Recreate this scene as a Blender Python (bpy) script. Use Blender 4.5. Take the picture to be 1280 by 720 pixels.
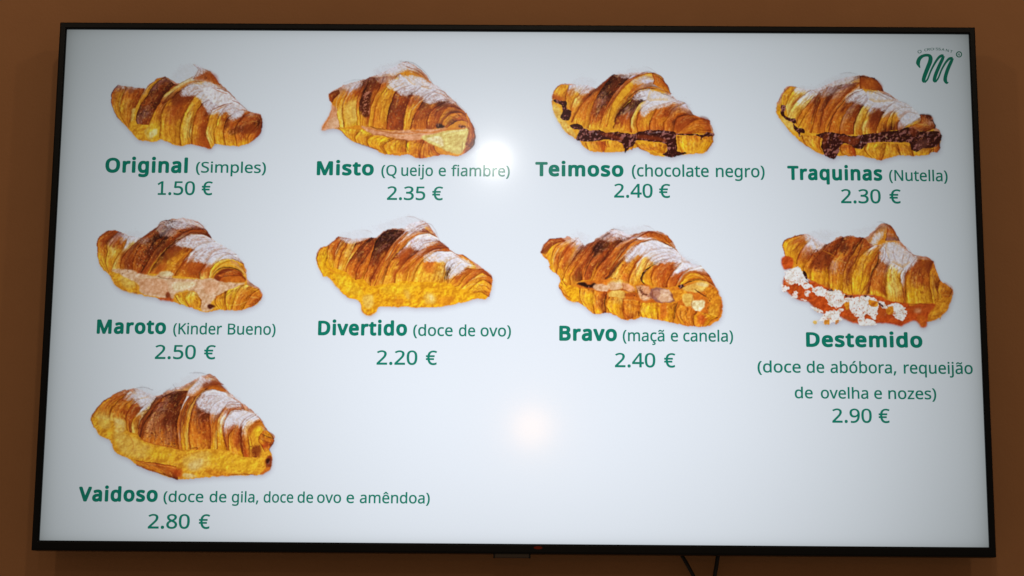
import bpy, bmesh, math, random
from mathutils import Vector, Matrix, Euler

C = bpy.context.scene.collection
for o in list(bpy.data.objects):
    bpy.data.objects.remove(o)
scene = bpy.context.scene

# ================================================================ camera, world, lamps, exposure
# television: screen centre at (0, 0, ZC), facing -Y; the wall is at y = +0.062
ZC = 2.05
SW, SH = 1.2176, 0.6849                      # visible picture
cam_d = bpy.data.cameras.new('camera')
cam = bpy.data.objects.new('camera', cam_d)
C.objects.link(cam)
scene.camera = cam
FOC = 2200.0                                  # focal length in pixels of a 1280 wide picture
CAMP = Vector((0.01023, -0.41436, 2.27894))
PIT, YAW, ROL = 0.176076, 0.006349, 0.007561
cam_d.sensor_width = 36.0
cam_d.lens = 36.0 * FOC / 1280.0
cam_d.clip_end = 60
cam_d.clip_start = .05
# local frame of the television: x right, y up, z towards the viewer
T2W = Matrix(((1, 0, 0, 0), (0, 0, -1, 0), (0, 1, 0, ZC), (0, 0, 0, 1)))
Rc = (Matrix.Rotation(YAW, 4, 'Y') @ Matrix.Rotation(PIT, 4, 'X') @ Matrix.Rotation(ROL, 4, 'Z'))
cam.matrix_world = T2W @ Matrix.Translation(CAMP) @ Rc

scene.view_settings.view_transform = 'Standard'
scene.view_settings.look = 'None'
scene.view_settings.exposure = 0
scene.view_settings.gamma = 1
try:
    scene.view_settings.use_curve_mapping = False
except Exception:
    pass
scene.cycles.max_bounces = 5
scene.cycles.caustics_reflective = False
scene.cycles.caustics_refractive = False

world = bpy.data.worlds.new('World')
scene.world = world
world.use_nodes = True
bgn = world.node_tree.nodes['Background']
bgn.inputs[0].default_value = (1.0, .80, .60, 1)     # the dim warm room behind the camera
bgn.inputs[1].default_value = .12


def lamp(name, loc, energy, col, rad):
    d = bpy.data.lights.new(name, 'POINT')
    d.energy = energy
    d.color = col
    d.shadow_soft_size = rad
    o = bpy.data.objects.new(name, d)
    o.location = loc
    C.objects.link(o)
    return o


lamp('ceiling_lamp', (-0.101, -4.200, 3.284), 9.0, (1, .95, .90), .03)
lamp('pendant_lamp', (0.054, -5.500, 2.394), 5.6, (1, .46, .05), .085)
# a strip of ceiling spots over the wall, above the picture
for lx in (-1.5, 0.1, 1.6):
    lamp('wall_washer_lamp', (lx, -1.9, 3.55), 13.0, (1, .80, .58), .05)


# ================================================================ helpers
def px(u, v):
    """photo pixel (1280x720) -> point on the screen plane, in the television's own frame"""
    d = Rc.to_3x3() @ Vector((u - 640.0, 360.0 - v, -FOC))
    t = -CAMP.z / d.z
    return Vector((CAMP.x + d.x * t, CAMP.y + d.y * t))


def mesh_obj(name, verts, faces, mat, parent=None, shade=False):
    me = bpy.data.meshes.new(name)
    me.from_pydata([tuple(v) for v in verts], [], faces)
    me.update()
    if mat:
        me.materials.append(mat)
    if shade:
        for p in me.polygons:
            p.use_smooth = True
    o = bpy.data.objects.new(name, me)
    C.objects.link(o)
    if parent:
        o.parent = parent
    return o


def bm_obj(name, bm, mat, parent=None, smooth=False):
    me = bpy.data.meshes.new(name)
    bm.normal_update()
    bm.to_mesh(me)
    bm.free()
    me.materials.append(mat)
    if smooth:
        for p in me.polygons:
            p.use_smooth = True
    o = bpy.data.objects.new(name, me)
    C.objects.link(o)
    if parent:
        o.parent = parent
    return o


def box(bm, x0, x1, y0, y1, z0, z1, bev=0):
    r = bmesh.ops.create_cube(bm, size=1)
    vs = r['verts']
    for v in vs:
        v.co = Vector(((x0 + x1) / 2 + v.co.x * (x1 - x0), (y0 + y1) / 2 + v.co.y * (y1 - y0), (z0 + z1) / 2 + v.co.z * (z1 - z0)))
    if bev:
        es = list({e for v in vs for e in v.link_edges})
        bmesh.ops.bevel(bm, geom=es, offset=bev, segments=3, profile=.5, affect='EDGES', clamp_overlap=True)


def tube(bm, P, r, n=10):
    P = [Vector(p) for p in P]
    rings = []
    for i, p in enumerate(P):
        t = (P[min(i + 1, len(P) - 1)] - P[max(i - 1, 0)]).normalized()
        a = t.cross(Vector((0, 1, 0)))
        if a.length < 1e-3:
            a = t.cross(Vector((1, 0, 0)))
        a.normalize()
        b = t.cross(a)
        rings.append([bm.verts.new(p + r * (math.cos(2 * math.pi * k / n) * a + math.sin(2 * math.pi * k / n) * b)) for k in range(n)])
    for A, B in zip(rings, rings[1:]):
        for k in range(n):
            bm.faces.new((A[k], A[(k + 1) % n], B[(k + 1) % n], B[k]))
    bm.faces.new(rings[0][::-1])
    bm.faces.new(rings[-1])


def new_mat(name):
    m = bpy.data.materials.new(name)
    m.use_nodes = True
    nt = m.node_tree
    nt.nodes.clear()
    return m, nt, nt.nodes, nt.links


def plain(name, col, rough, spec=.5, bump=None):
    m, nt, N, L = new_mat(name)
    out = N.new('ShaderNodeOutputMaterial')
    b = N.new('ShaderNodeBsdfPrincipled')
    b.inputs['Base Color'].default_value = (*col, 1)
    b.inputs['Roughness'].default_value = rough
    b.inputs['Specular IOR Level'].default_value = spec
    n = N.new('ShaderNodeTexNoise')
    tc = N.new('ShaderNodeTexCoord')
    L.new(tc.outputs['Object'], n.inputs['Vector'])
    n.inputs['Scale'].default_value = bump[0] if bump else 60
    mr = N.new('ShaderNodeMapRange')
    mr.inputs[3].default_value = rough - .06
    mr.inputs[4].default_value = rough + .06
    L.new(n.outputs[0], mr.inputs[0])
    L.new(mr.outputs[0], b.inputs['Roughness'])
    if bump:
        bp = N.new('ShaderNodeBump')
        bp.inputs['Strength'].default_value = bump[1]
        bp.inputs['Distance'].default_value = .001
        L.new(n.outputs[0], bp.inputs['Height'])
        L.new(bp.outputs[0], b.inputs['Normal'])
    L.new(b.outputs[0], out.inputs[0])
    return m


def s2l(c):
    c = c / 255.0
    return c / 12.92 if c <= .04045 else ((c + .055) / 1.055) ** 2.4


# ---- the panel: what it shows (colour) x painted-in edge dimming x narrowing of the LCD's light with viewing angle,
# ---- under a matt anti-glare glass that mirrors the lamps of the room
GAIN = 1.07


def panel_mat(name, col=None, attr=None, alpha_attr=None, pixels=False):
    m, nt, N, L = new_mat(name)
    out = N.new('ShaderNodeOutputMaterial')
    em = N.new('ShaderNodeEmission')
    tc = N.new('ShaderNodeNewGeometry')
    sep = N.new('ShaderNodeSeparateXYZ')
    L.new(tc.outputs['Position'], sep.inputs[0])

    def math_(op, a, b=None, c=None):
        n = N.new('ShaderNodeMath')
        n.operation = op
        for i, x in enumerate((a, b, c)):
            if x is None:
                continue
            if isinstance(x, (int, float)):
                n.inputs[i].default_value = x
            else:
                L.new(x, n.inputs[i])
        return n.outputs[0]

    # edge dimming painted into the emission: uneven backlight plus lens vignette, strongest sideways
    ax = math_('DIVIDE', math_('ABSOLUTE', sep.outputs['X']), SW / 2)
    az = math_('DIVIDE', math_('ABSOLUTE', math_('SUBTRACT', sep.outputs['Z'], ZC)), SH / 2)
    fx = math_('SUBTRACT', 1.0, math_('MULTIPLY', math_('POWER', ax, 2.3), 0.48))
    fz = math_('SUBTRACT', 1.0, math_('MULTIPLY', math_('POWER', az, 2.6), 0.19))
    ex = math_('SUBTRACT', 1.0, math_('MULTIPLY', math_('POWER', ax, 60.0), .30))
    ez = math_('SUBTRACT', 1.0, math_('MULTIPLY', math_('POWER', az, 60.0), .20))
    # LCD: less light at an angle
    dot = N.new('ShaderNodeVectorMath')
    dot.operation = 'DOT_PRODUCT'
    L.new(tc.outputs['Incoming'], dot.inputs[0])
    dot.inputs[1].default_value = (0, -1, 0)
    va = math_('POWER', math_('MAXIMUM', dot.outputs['Value'], .01), 6.0)
    # faint clouding of the panel
    no = N.new('ShaderNodeTexNoise')
    no.inputs['Scale'].default_value = 3.0
    no.inputs['Detail'].default_value = 1
    L.new(tc.outputs['Position'], no.inputs['Vector'])
    cl = math_('ADD', math_('MULTIPLY', no.outputs[0], .05), .975)
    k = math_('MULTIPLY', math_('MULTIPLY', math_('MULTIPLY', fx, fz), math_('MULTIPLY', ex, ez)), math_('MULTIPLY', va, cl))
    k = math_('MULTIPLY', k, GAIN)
    if pixels:
        # fine sensor-like grain of the pixel grid
        n2 = N.new('ShaderNodeTexNoise')
        n2.inputs['Scale'].default_value = 420
        n2.inputs['Detail'].default_value = 2
        L.new(tc.outputs['Position'], n2.inputs['Vector'])
        k = math_('MULTIPLY', k, math_('ADD', math_('MULTIPLY', n2.outputs[0], .03), .985))
    # the panel's white drifts from bluish to greenish where it gets dimmer
    cv = N.new('ShaderNodeCombineColor')
    L.new(math_('POWER', k, 1.01), cv.inputs[0])
    L.new(math_('POWER', k, .99), cv.inputs[1])
    L.new(math_('POWER', k, 1.04), cv.inputs[2])
    mu = N.new('ShaderNodeMix')
    mu.data_type = 'RGBA'
    mu.blend_type = 'MULTIPLY'
    mu.inputs[0].default_value = 1
    L.new(cv.outputs[0], mu.inputs[7])
    L.new(mu.outputs[2], em.inputs['Color'])
    if attr:
        a = N.new('ShaderNodeAttribute')
        a.attribute_name = attr
        L.new(a.outputs['Color'], mu.inputs[6])
    else:
        mu.inputs[6].default_value = (*[s2l(c) for c in col], 1)
    g = N.new('ShaderNodeBsdfGlossy')
    g.inputs['Roughness'].default_value = .085
    g.inputs['Color'].default_value = (.016, .016, .016, 1)
    g2 = N.new('ShaderNodeBsdfGlossy')
    g2.inputs['Roughness'].default_value = .17
    g2.inputs['Color'].default_value = (.02, .02, .02, 1)
    ad = N.new('ShaderNodeAddShader')
    L.new(g.outputs[0], ad.inputs[0])
    L.new(g2.outputs[0], ad.inputs[1])
    ad2 = N.new('ShaderNodeAddShader')
    L.new(em.outputs[0], ad2.inputs[0])
    L.new(ad.outputs[0], ad2.inputs[1])
    last = ad2.outputs[0]
    if alpha_attr:
        tr = N.new('ShaderNodeBsdfTransparent')
        mx = N.new('ShaderNodeMixShader')
        a = N.new('ShaderNodeAttribute')
        a.attribute_name = alpha_attr
        L.new(a.outputs['Fac'], mx.inputs[0])
        L.new(tr.outputs[0], mx.inputs[1])
        L.new(last, mx.inputs[2])
        last = mx.outputs[0]
    L.new(last, out.inputs[0])
    return m


# ---------------------------------------------------------------- painter for the pictures shown on the screen
import numpy as np
PAL = {'y': (240, 168, 42), 'g': (230, 144, 34), 'o': (216, 114, 30), 'r': (184, 80, 26), 'b': (140, 54, 20),
       'd': (92, 34, 16), 'k': (44, 14, 10), 'l': (242, 200, 98), 'c': (248, 232, 180), 'w': (246, 240, 250),
       's': (206, 190, 200), 'p': (234, 164, 118), 'm': (236, 190, 150), 'q': (248, 198, 42), 't': (196, 116, 66),
       'e': (204, 144, 118), 'n': (150, 92, 78), 'h': (62, 20, 16), 'j': (206, 80, 24), 'z': (250, 250, 252),
       'u': (242, 170, 26), 'v': (232, 208, 120)}
SS = 1.9


def pts(s):
    return np.array([[float(c) for c in p.split(',')] for p in s.split()])


def smooth(P, n=12, closed=False):
    P = np.asarray(P, float)
    if len(P) < 3 and not closed:
        t = np.linspace(0, 1, n * 2)[:, None]
        return P[0] * (1 - t) + P[-1] * t
    if closed:
        Q = np.vstack([P[-1], P, P[0], P[1]])
    else:
        Q = np.vstack([2 * P[0] - P[1], P, 2 * P[-1] - P[-2]])
    out = []
    t = np.linspace(0, 1, n, endpoint=False)[:, None]
    for i in range(1, len(Q) - 2):
        a, b, c, d = Q[i - 1], Q[i], Q[i + 1], Q[i + 2]
        out.append(.5 * (2 * b + (c - a) * t + (2 * a - 5 * b + 4 * c - d) * t ** 2 + (3 * b - a - 3 * c + d) * t ** 3))
    out = np.vstack(out)
    return out if closed else np.vstack([out, P[-1]])


def resample(P, n):
    d = np.r_[0, np.cumsum(np.hypot(*np.diff(P, axis=0).T))]
    t = np.linspace(0, d[-1], n)
    return np.stack([np.interp(t, d, P[:, 0]), np.interp(t, d, P[:, 1])], 1)


def hsh(i, j, seed):
    h = (i.astype(np.int64) * 374761393 + j.astype(np.int64) * 668265263 + seed * 974711) & 0xffffffff
    h = ((h ^ (h >> 13)) * 1274126177) & 0xffffffff
    return ((h ^ (h >> 16)) & 0xffff) / 65535.0


def vn(x, y, seed=0):
    i, j = np.floor(x), np.floor(y)
    fx, fy = x - i, y - j
    fx, fy = fx * fx * (3 - 2 * fx), fy * fy * (3 - 2 * fy)
    a, b = hsh(i, j, seed), hsh(i + 1, j, seed)
    c, d = hsh(i, j + 1, seed), hsh(i + 1, j + 1, seed)
    return (a * (1 - fx) + b * fx) * (1 - fy) + (c * (1 - fx) + d * fx) * fy


def fbm(x, y, seed=0, o=3):
    s, a, t = 0, 1.0, 0
    for k in range(o):
        s = s + a * vn(x * 2 ** k, y * 2 ** k, seed + k)
        t += a
        a *= .55
    return s / t


def tone(col, g):
    '''darker pastry turns orange-brown, brighter pastry pale gold'''
    g = np.clip(g, .15, 1.8)
    return col * np.stack([g ** .62, g ** 1.08, g ** 1.7], -1)


def blur(m, r):
    r = int(round(r))
    if r < 1:
        return m
    k = np.ones(2 * r + 1) / (2 * r + 1)
    for _ in range(2):
        m = np.apply_along_axis(lambda a: np.convolve(a, k, 'same'), 0, m)
        m = np.apply_along_axis(lambda a: np.convolve(a, k, 'same'), 1, m)
    return m


class Canvas:
    def __init__(s, region, zw, seed):
        s.x0, s.y0, x1, y1 = region
        s.k = SS * (x1 - s.x0) / zw                     # zoomed unit -> canvas pixel
        s.pad = 8
        s.W = int((x1 - s.x0) * SS) + 2 * s.pad
        s.H = int((y1 - s.y0) * SS) + 2 * s.pad
        s.rgb = np.zeros((s.H, s.W, 3)) + (222, 150, 50)
        s.a = np.zeros((s.H, s.W))
        s.Y, s.X = np.mgrid[0:s.H, 0:s.W].astype(float)
        s.seed = seed
        s.E = []
        s.started = False
        s.wx = (fbm(s.X / 9, s.Y / 9, seed + 50) - .5)
        s.wy = (fbm(s.X / 9, s.Y / 9, seed + 70) - .5)

    def c(s, P):
        return P * s.k + s.pad

    def over(s, col, al):
        al = np.clip(al, 0, 1)
        na = al + s.a * (1 - al)
        w = np.where(na > 1e-4, al / np.maximum(na, 1e-4), 0)[..., None]
        s.rgb = s.rgb * (1 - w) + col * w
        s.a = na

    def polymask(s, P, rough=1.0, soft=0):
        C = smooth(s.c(P), 8, True)
        X = s.X + s.wx * rough * 5
        Y = s.Y + s.wy * rough * 5
        m = np.zeros((s.H, s.W), bool)
        x1, y1 = C[:, 0], C[:, 1]
        x2, y2 = np.roll(x1, -1), np.roll(y1, -1)
        for a, b, c_, d in zip(x1, y1, x2, y2):
            if b == d:
                continue
            cond = (b > Y) != (d > Y)
            m ^= cond & (X < (c_ - a) * (Y - b) / (d - b) + a)
        m = m.astype(float)
        return blur(m, soft * s.k) if soft else m

    def relief(s, k, sd):
        h = fbm(s.X / k, s.Y / k, sd, 3)
        g = np.zeros_like(h)
        g[1:-1, 1:-1] = h[2:, 2:] - h[:-2, :-2]
        return g * k

    def poly(s, col, al, soft, P, rough=1.0):
        m = s.polymask(P, 2.6 if col == 'z' else rough, soft)
        first = not s.started
        s.started = True
        n = fbm(s.X / 8, s.Y / 8, s.seed + len(P))[..., None] - .5
        rl = s.relief(15.0 if max(PAL[col]) > 100 else 11.0, s.seed + 3 * len(P) + 1) * (.0 if first else 1.0 if max(PAL[col]) < 100 or col in 'yujgq' else .35)
        if first:
            rl = (vn(s.X / 1.8 + s.Y / 5, s.Y / 7, s.seed + 1) - .5) * .8
        c = tone(np.array(PAL[col], float) * np.ones((s.H, s.W, 1)), (1 + (.34 if max(PAL[col]) < 249 else .06) * n[..., 0]) * (1 + (.15 if max(PAL[col]) > 100 else .25) * np.clip(rl, -.8, .8)))
        if max(PAL[col]) < 100:                            # melted chocolate: glints
            c = c + np.clip(rl - .52, 0, .4)[..., None] * np.array((230, 190, 180.))
        if first:                                          # crust is browner and sugared along the back
            top = np.argmax(m > .5, 0)[None]
            t = np.clip(1.15 - (s.Y - top) / 22., 0, 1)[..., None]
            c = c * (1 - t) + np.array(PAL['e']) * t * (1 + .5 * n)
        s.over(c, m * al)

    def sugar(s, al, soft, P, col='w'):
        m = s.polymask(P, 2.2, 3)
        m = .22 * m + .78 * blur(m, (soft + 16) * s.k)
        q = s.X * .8 + s.Y * .6
        r = -s.X * .6 + s.Y * .8
        n = .40 * fbm(s.X / 9, s.Y / 7, s.seed + 31) + .20 * vn(q / 6, r / 2.0, s.seed + 5) + .40 * vn(s.X / 1.5, s.Y / 1.5, s.seed + 6)
        a = np.clip((m * 1.30 - n * 1.0) * 1.7, 0, .97) * al
        lum = s.rgb.mean(-1)
        det = lum - blur(lum, 4)
        a = a * np.where(s.a > .5, np.clip(1 + det / 60, .7, 1), .34)
        sh = 1 - .10 * vn(q / 9, r / 3, s.seed + 8)[..., None]
        g = np.where(s.a > .5, 1, .93)[..., None]
        s.over(np.array(PAL[col]) * sh * g, a)
        # crumbs of crust poking through along the crest
        k = vn(s.X / 1.9, s.Y / 1.4, s.seed + 44) * .7 + .3 * vn(s.X / 5, s.Y / 4, s.seed + 45)
        rim = np.clip(m * 4, 0, 1) * np.clip((.75 - m) * 4, 0, 1)
        s.over(np.array(PAL['n']), np.clip((k - .68) * 5, 0, 1) * rim * .30 * np.where(s.a > .8, 1, .4))

    def speck(s, col, dens, size, P):
        m = s.polymask(P, 1, 8) * (s.a > .5)
        n = vn(s.X / size, s.Y / size, s.seed + 77 + int(size * 10)) * .6 + .4 * vn(s.X / 1.5, s.Y / 1.5, s.seed + 99)
        if not (m > .5).any():
            return
        t = np.quantile(n[m > .5], 1 - dens * .6)
        s.over(np.array(PAL[col], float), np.clip((n - t) * (3.5 if col in 'lgcm' else 6), 0, 1) * m * (.42 if col in 'lgcm' else .7))

    def stroke(s, col, wd, al, P):
        C = smooth(s.c(P), 10)
        L = np.hypot(*np.diff(C, axis=0).T).sum()
        C = resample(C, max(8, int(L / 1.2)))
        t = np.linspace(0, 1, len(C))
        rad = wd * s.k * .5 * (.25 + .75 * np.sin(np.pi * np.clip(t * .9 + .05, 0, 1)) ** .6)
        lo = np.maximum(np.floor(C.min(0) - wd * s.k - 3).astype(int), 0)
        hi = np.ceil(C.max(0) + wd * s.k + 3).astype(int)
        sl = (slice(lo[1], min(hi[1], s.H)), slice(lo[0], min(hi[0], s.W)))
        X = s.X[sl] + s.wx[sl] * 2.2
        Y = s.Y[sl] + s.wy[sl] * 2.2
        if X.size == 0:
            return
        D = np.full(X.shape, 1e9)
        for (cx, cy), r in zip(C, rad):
            D = np.minimum(D, np.hypot(X - cx, Y - cy) - r)
        a = np.zeros((s.H, s.W))
        a[sl] = np.clip(.6 - D * .8, 0, 1) * (.75 + .5 * (vn(X / 5, Y / 5, s.seed + 3) - .5))
        s.over(np.array(PAL[col], float), a * al * np.where(s.a > .6, .85, .55))

    def band(s, rows, A, B, stri=1.0):
        A, B = smooth(s.c(A)), smooth(s.c(B))
        L = max(np.hypot(*np.diff(A, axis=0).T).sum(), np.hypot(*np.diff(B, axis=0).T).sum())
        nu = max(10, int(L * 1.9))
        A, B = resample(A, nu), resample(B, nu)
        Wd = np.hypot(*(A - B).T).max()
        nv = max(6, int(Wd * 1.9))
        u, v = np.meshgrid(np.linspace(0, 1, nu), np.linspace(0, 1, nv), indexing='ij')
        bow = .0
        Pm = A[:, None] * (1 - v[..., None]) + B[:, None] * v[..., None]
        s.seed += 7
        sd = s.seed
        R = [[PAL[ch] for ch in r] for r in rows.split('/')]
        G = np.array([[np.array([np.interp(x, np.linspace(0, 1, max(len(r), 2)), [q[k] for q in (r if len(r) > 1 else r * 2)])
                                 for k in range(3)]) for x in np.linspace(0, 1, 7)] for r in R], float)
        Lz, Wz = L, Wd
        du = (fbm(u * Lz / 12, v * Wz / 5, sd) - .5)
        dv = (fbm(u * Lz / 14, v * Wz / 10, sd + 2) - .5)
        uu = np.clip(u + du * .32, 0, 1) * (len(R) - 1)
        vv = np.clip(v + dv * .5, 0, 1) * 6
        i = np.minimum(uu.astype(int), len(R) - 2) if len(R) > 1 else np.zeros(uu.shape, int)
        i2 = np.minimum(i + 1, len(R) - 1)
        fu = (uu - i)[..., None]
        fu = np.clip((fu - .5) * 1.35 + .5, 0, 1)
        j = np.minimum(vv.astype(int), 5)
        fv = (vv - j)[..., None]
        col = (G[i, j] * (1 - fv) + G[i, j + 1] * fv) * (1 - fu) + (G[i2, j] * (1 - fv) + G[i2, j + 1] * fv) * fu
        # blotchy browning, stronger towards the top of the roll
        bz = fbm(u * Lz / 7 + 9, v * Wz / 4.5, sd + 12, 3)
        br = np.clip((bz - .50) * 4.0, 0, 1) * np.clip(1.15 - u, 0, 1) * .62
        br = np.where(col.mean(-1) > 200, br * .25, br)[..., None]
        col = col * (1 - br) + (np.array(PAL['b'], float) * .55 + .45 * tone(col, .6 * np.ones(col.shape[:2]))) * br
        pz = np.clip((fbm(u * Lz / 5 + 1, v * Wz / 3.5 + 7, sd + 15, 2) - .62) * 5, 0, 1)[..., None] * .45
        col = col * (1 - pz) + np.array((246, 186, 84.)) * pz
        # thin lamination lines running along the roll, broken up
        st = (fbm(u * Lz / 30 + 3, v * Wz / 3.4 + du * 2, sd + 4) - .5) * 1.0 + (vn(u * Lz / 12, v * Wz / 2.2, sd + 6) - .5) * .35
        mo = (fbm(u * Lz / 5, v * Wz / 3.5, sd + 8) - .5)
        gain = 1 + stri * (.58 * st + .32 * mo)
        edge = -.30 * np.exp(-(v / .05) ** 2) + .22 * np.exp(-((v - .13) / .07) ** 2) - .30 * np.exp(-((v - 1) / .05) ** 2)
        gain = gain + (.16 * np.sin(np.pi * np.clip(v * 1.15, 0, 1)) - .08) * (Wd > 10)
        gain = gain + edge * stri * (Wd > 8)
        col = tone(col, gain)
        # buttery shine along the crown of each roll
        hl = np.exp(-((v - .36 + .12 * dv) / .13) ** 2) * np.exp(-((u - .42 + .5 * du) / .24) ** 2)
        hl = (hl * np.clip(fbm(u * Lz / 6, v * Wz / 4, sd + 21) * 2.6 - .9, 0, 1) * .40 * (Wd > 9))[..., None]
        col = col * (1 - hl) + np.array((255, 206, 128.)) * hl
        Pw = Pm + np.stack([s.wxs(Pm, 0), s.wxs(Pm, 1)], -1)
        xi = np.clip(np.round(Pw[..., 0]).astype(int), 0, s.W - 1).ravel()
        yi = np.clip(np.round(Pw[..., 1]).astype(int), 0, s.H - 1).ravel()
        idx = yi * s.W + xi
        cnt = np.bincount(idx, minlength=s.W * s.H)
        img = np.stack([np.bincount(idx, col[..., k].ravel(), s.W * s.H) for k in range(3)], -1)
        img = (img / np.maximum(cnt, 1)[:, None]).reshape(s.H, s.W, 3)
        s.over(img, (cnt > 0).reshape(s.H, s.W).astype(float))

    def wxs(s, P, k):
        xi = np.clip(P[..., 0].astype(int), 0, s.W - 1)
        yi = np.clip(P[..., 1].astype(int), 0, s.H - 1)
        return (s.wx if k == 0 else s.wy)[yi, xi] * -3.0

    def run(s, art):
        for ln in art.strip().split('\n'):
            ln = ln.strip()
            if not ln or ln[0] == '#':
                continue
            f = ln.split('|')
            o = f[0]
            if o == 'E':
                s.E.append(pts(f[1]))
            elif o == 'B':
                s.band(f[1], s.E[-2], s.E[-1], float(f[2]) if len(f) > 2 else 1.0)
            elif o == 'D':
                s.band(f[1], pts(f[2]), pts(f[3]), float(f[4]) if len(f) > 4 else 1.0)
            elif o == 'P':
                s.poly(f[1], float(f[2]), float(f[3]), pts(f[4]))
            elif o == 'S':
                s.stroke(f[1], float(f[2]), float(f[3]), pts(f[4]))
            elif o == 'W':
                s.sugar(float(f[1]), float(f[2]), pts(f[3]))
            elif o == 'N':
                s.speck(f[1], float(f[2]), float(f[3]), pts(f[4]))
        return s.finish()

    def finish(s):
        rgb, a = s.rgb, s.a
        n = fbm(s.X / 3.2, s.Y / 3.2, s.seed + 200, 2) - .5
        rgb = tone(rgb, 1 + .18 * n)
        # the pictures were sharpened and pushed in contrast when the menu was made
        bl = np.stack([blur(rgb[..., k] * a + 225 * (1 - a), 2) for k in range(3)], -1)
        rgb = np.clip(rgb + .18 * (rgb - bl) * (a > .9)[..., None], 0, 255)
        # anti-alias: 3x3 tent on premultiplied colour
        def tent(m):
            p = np.pad(m, ((1, 1), (1, 1)) + ((0, 0),) * (m.ndim - 2), 'edge')
            h = p[:, :-2] * .22 + p[:, 1:-1] * .56 + p[:, 2:] * .22
            return h[:-2] * .22 + h[1:-1] * .56 + h[2:] * .22
        pm, a2 = tent(rgb * a[..., None]), tent(a)
        rgb = pm / np.maximum(a2, 1e-3)[..., None]
        # the soft lilac drop shadow that is part of each cut-out picture
        sh = np.roll(blur(a, 6), (5, 1), (0, 1))
        sh *= np.clip((s.Y / s.H - .35) * 3, 0, 1) * .46
        out_a = a2 + sh * (1 - a2)
        sc = np.array((140, 118, 150.))
        out = (rgb * a2[..., None] + sc * (sh * (1 - a2))[..., None]) / np.maximum(out_a, 1e-3)[..., None]
        return np.clip(out, 0, 255), np.clip(out_a, 0, 1)


ART = []
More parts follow.
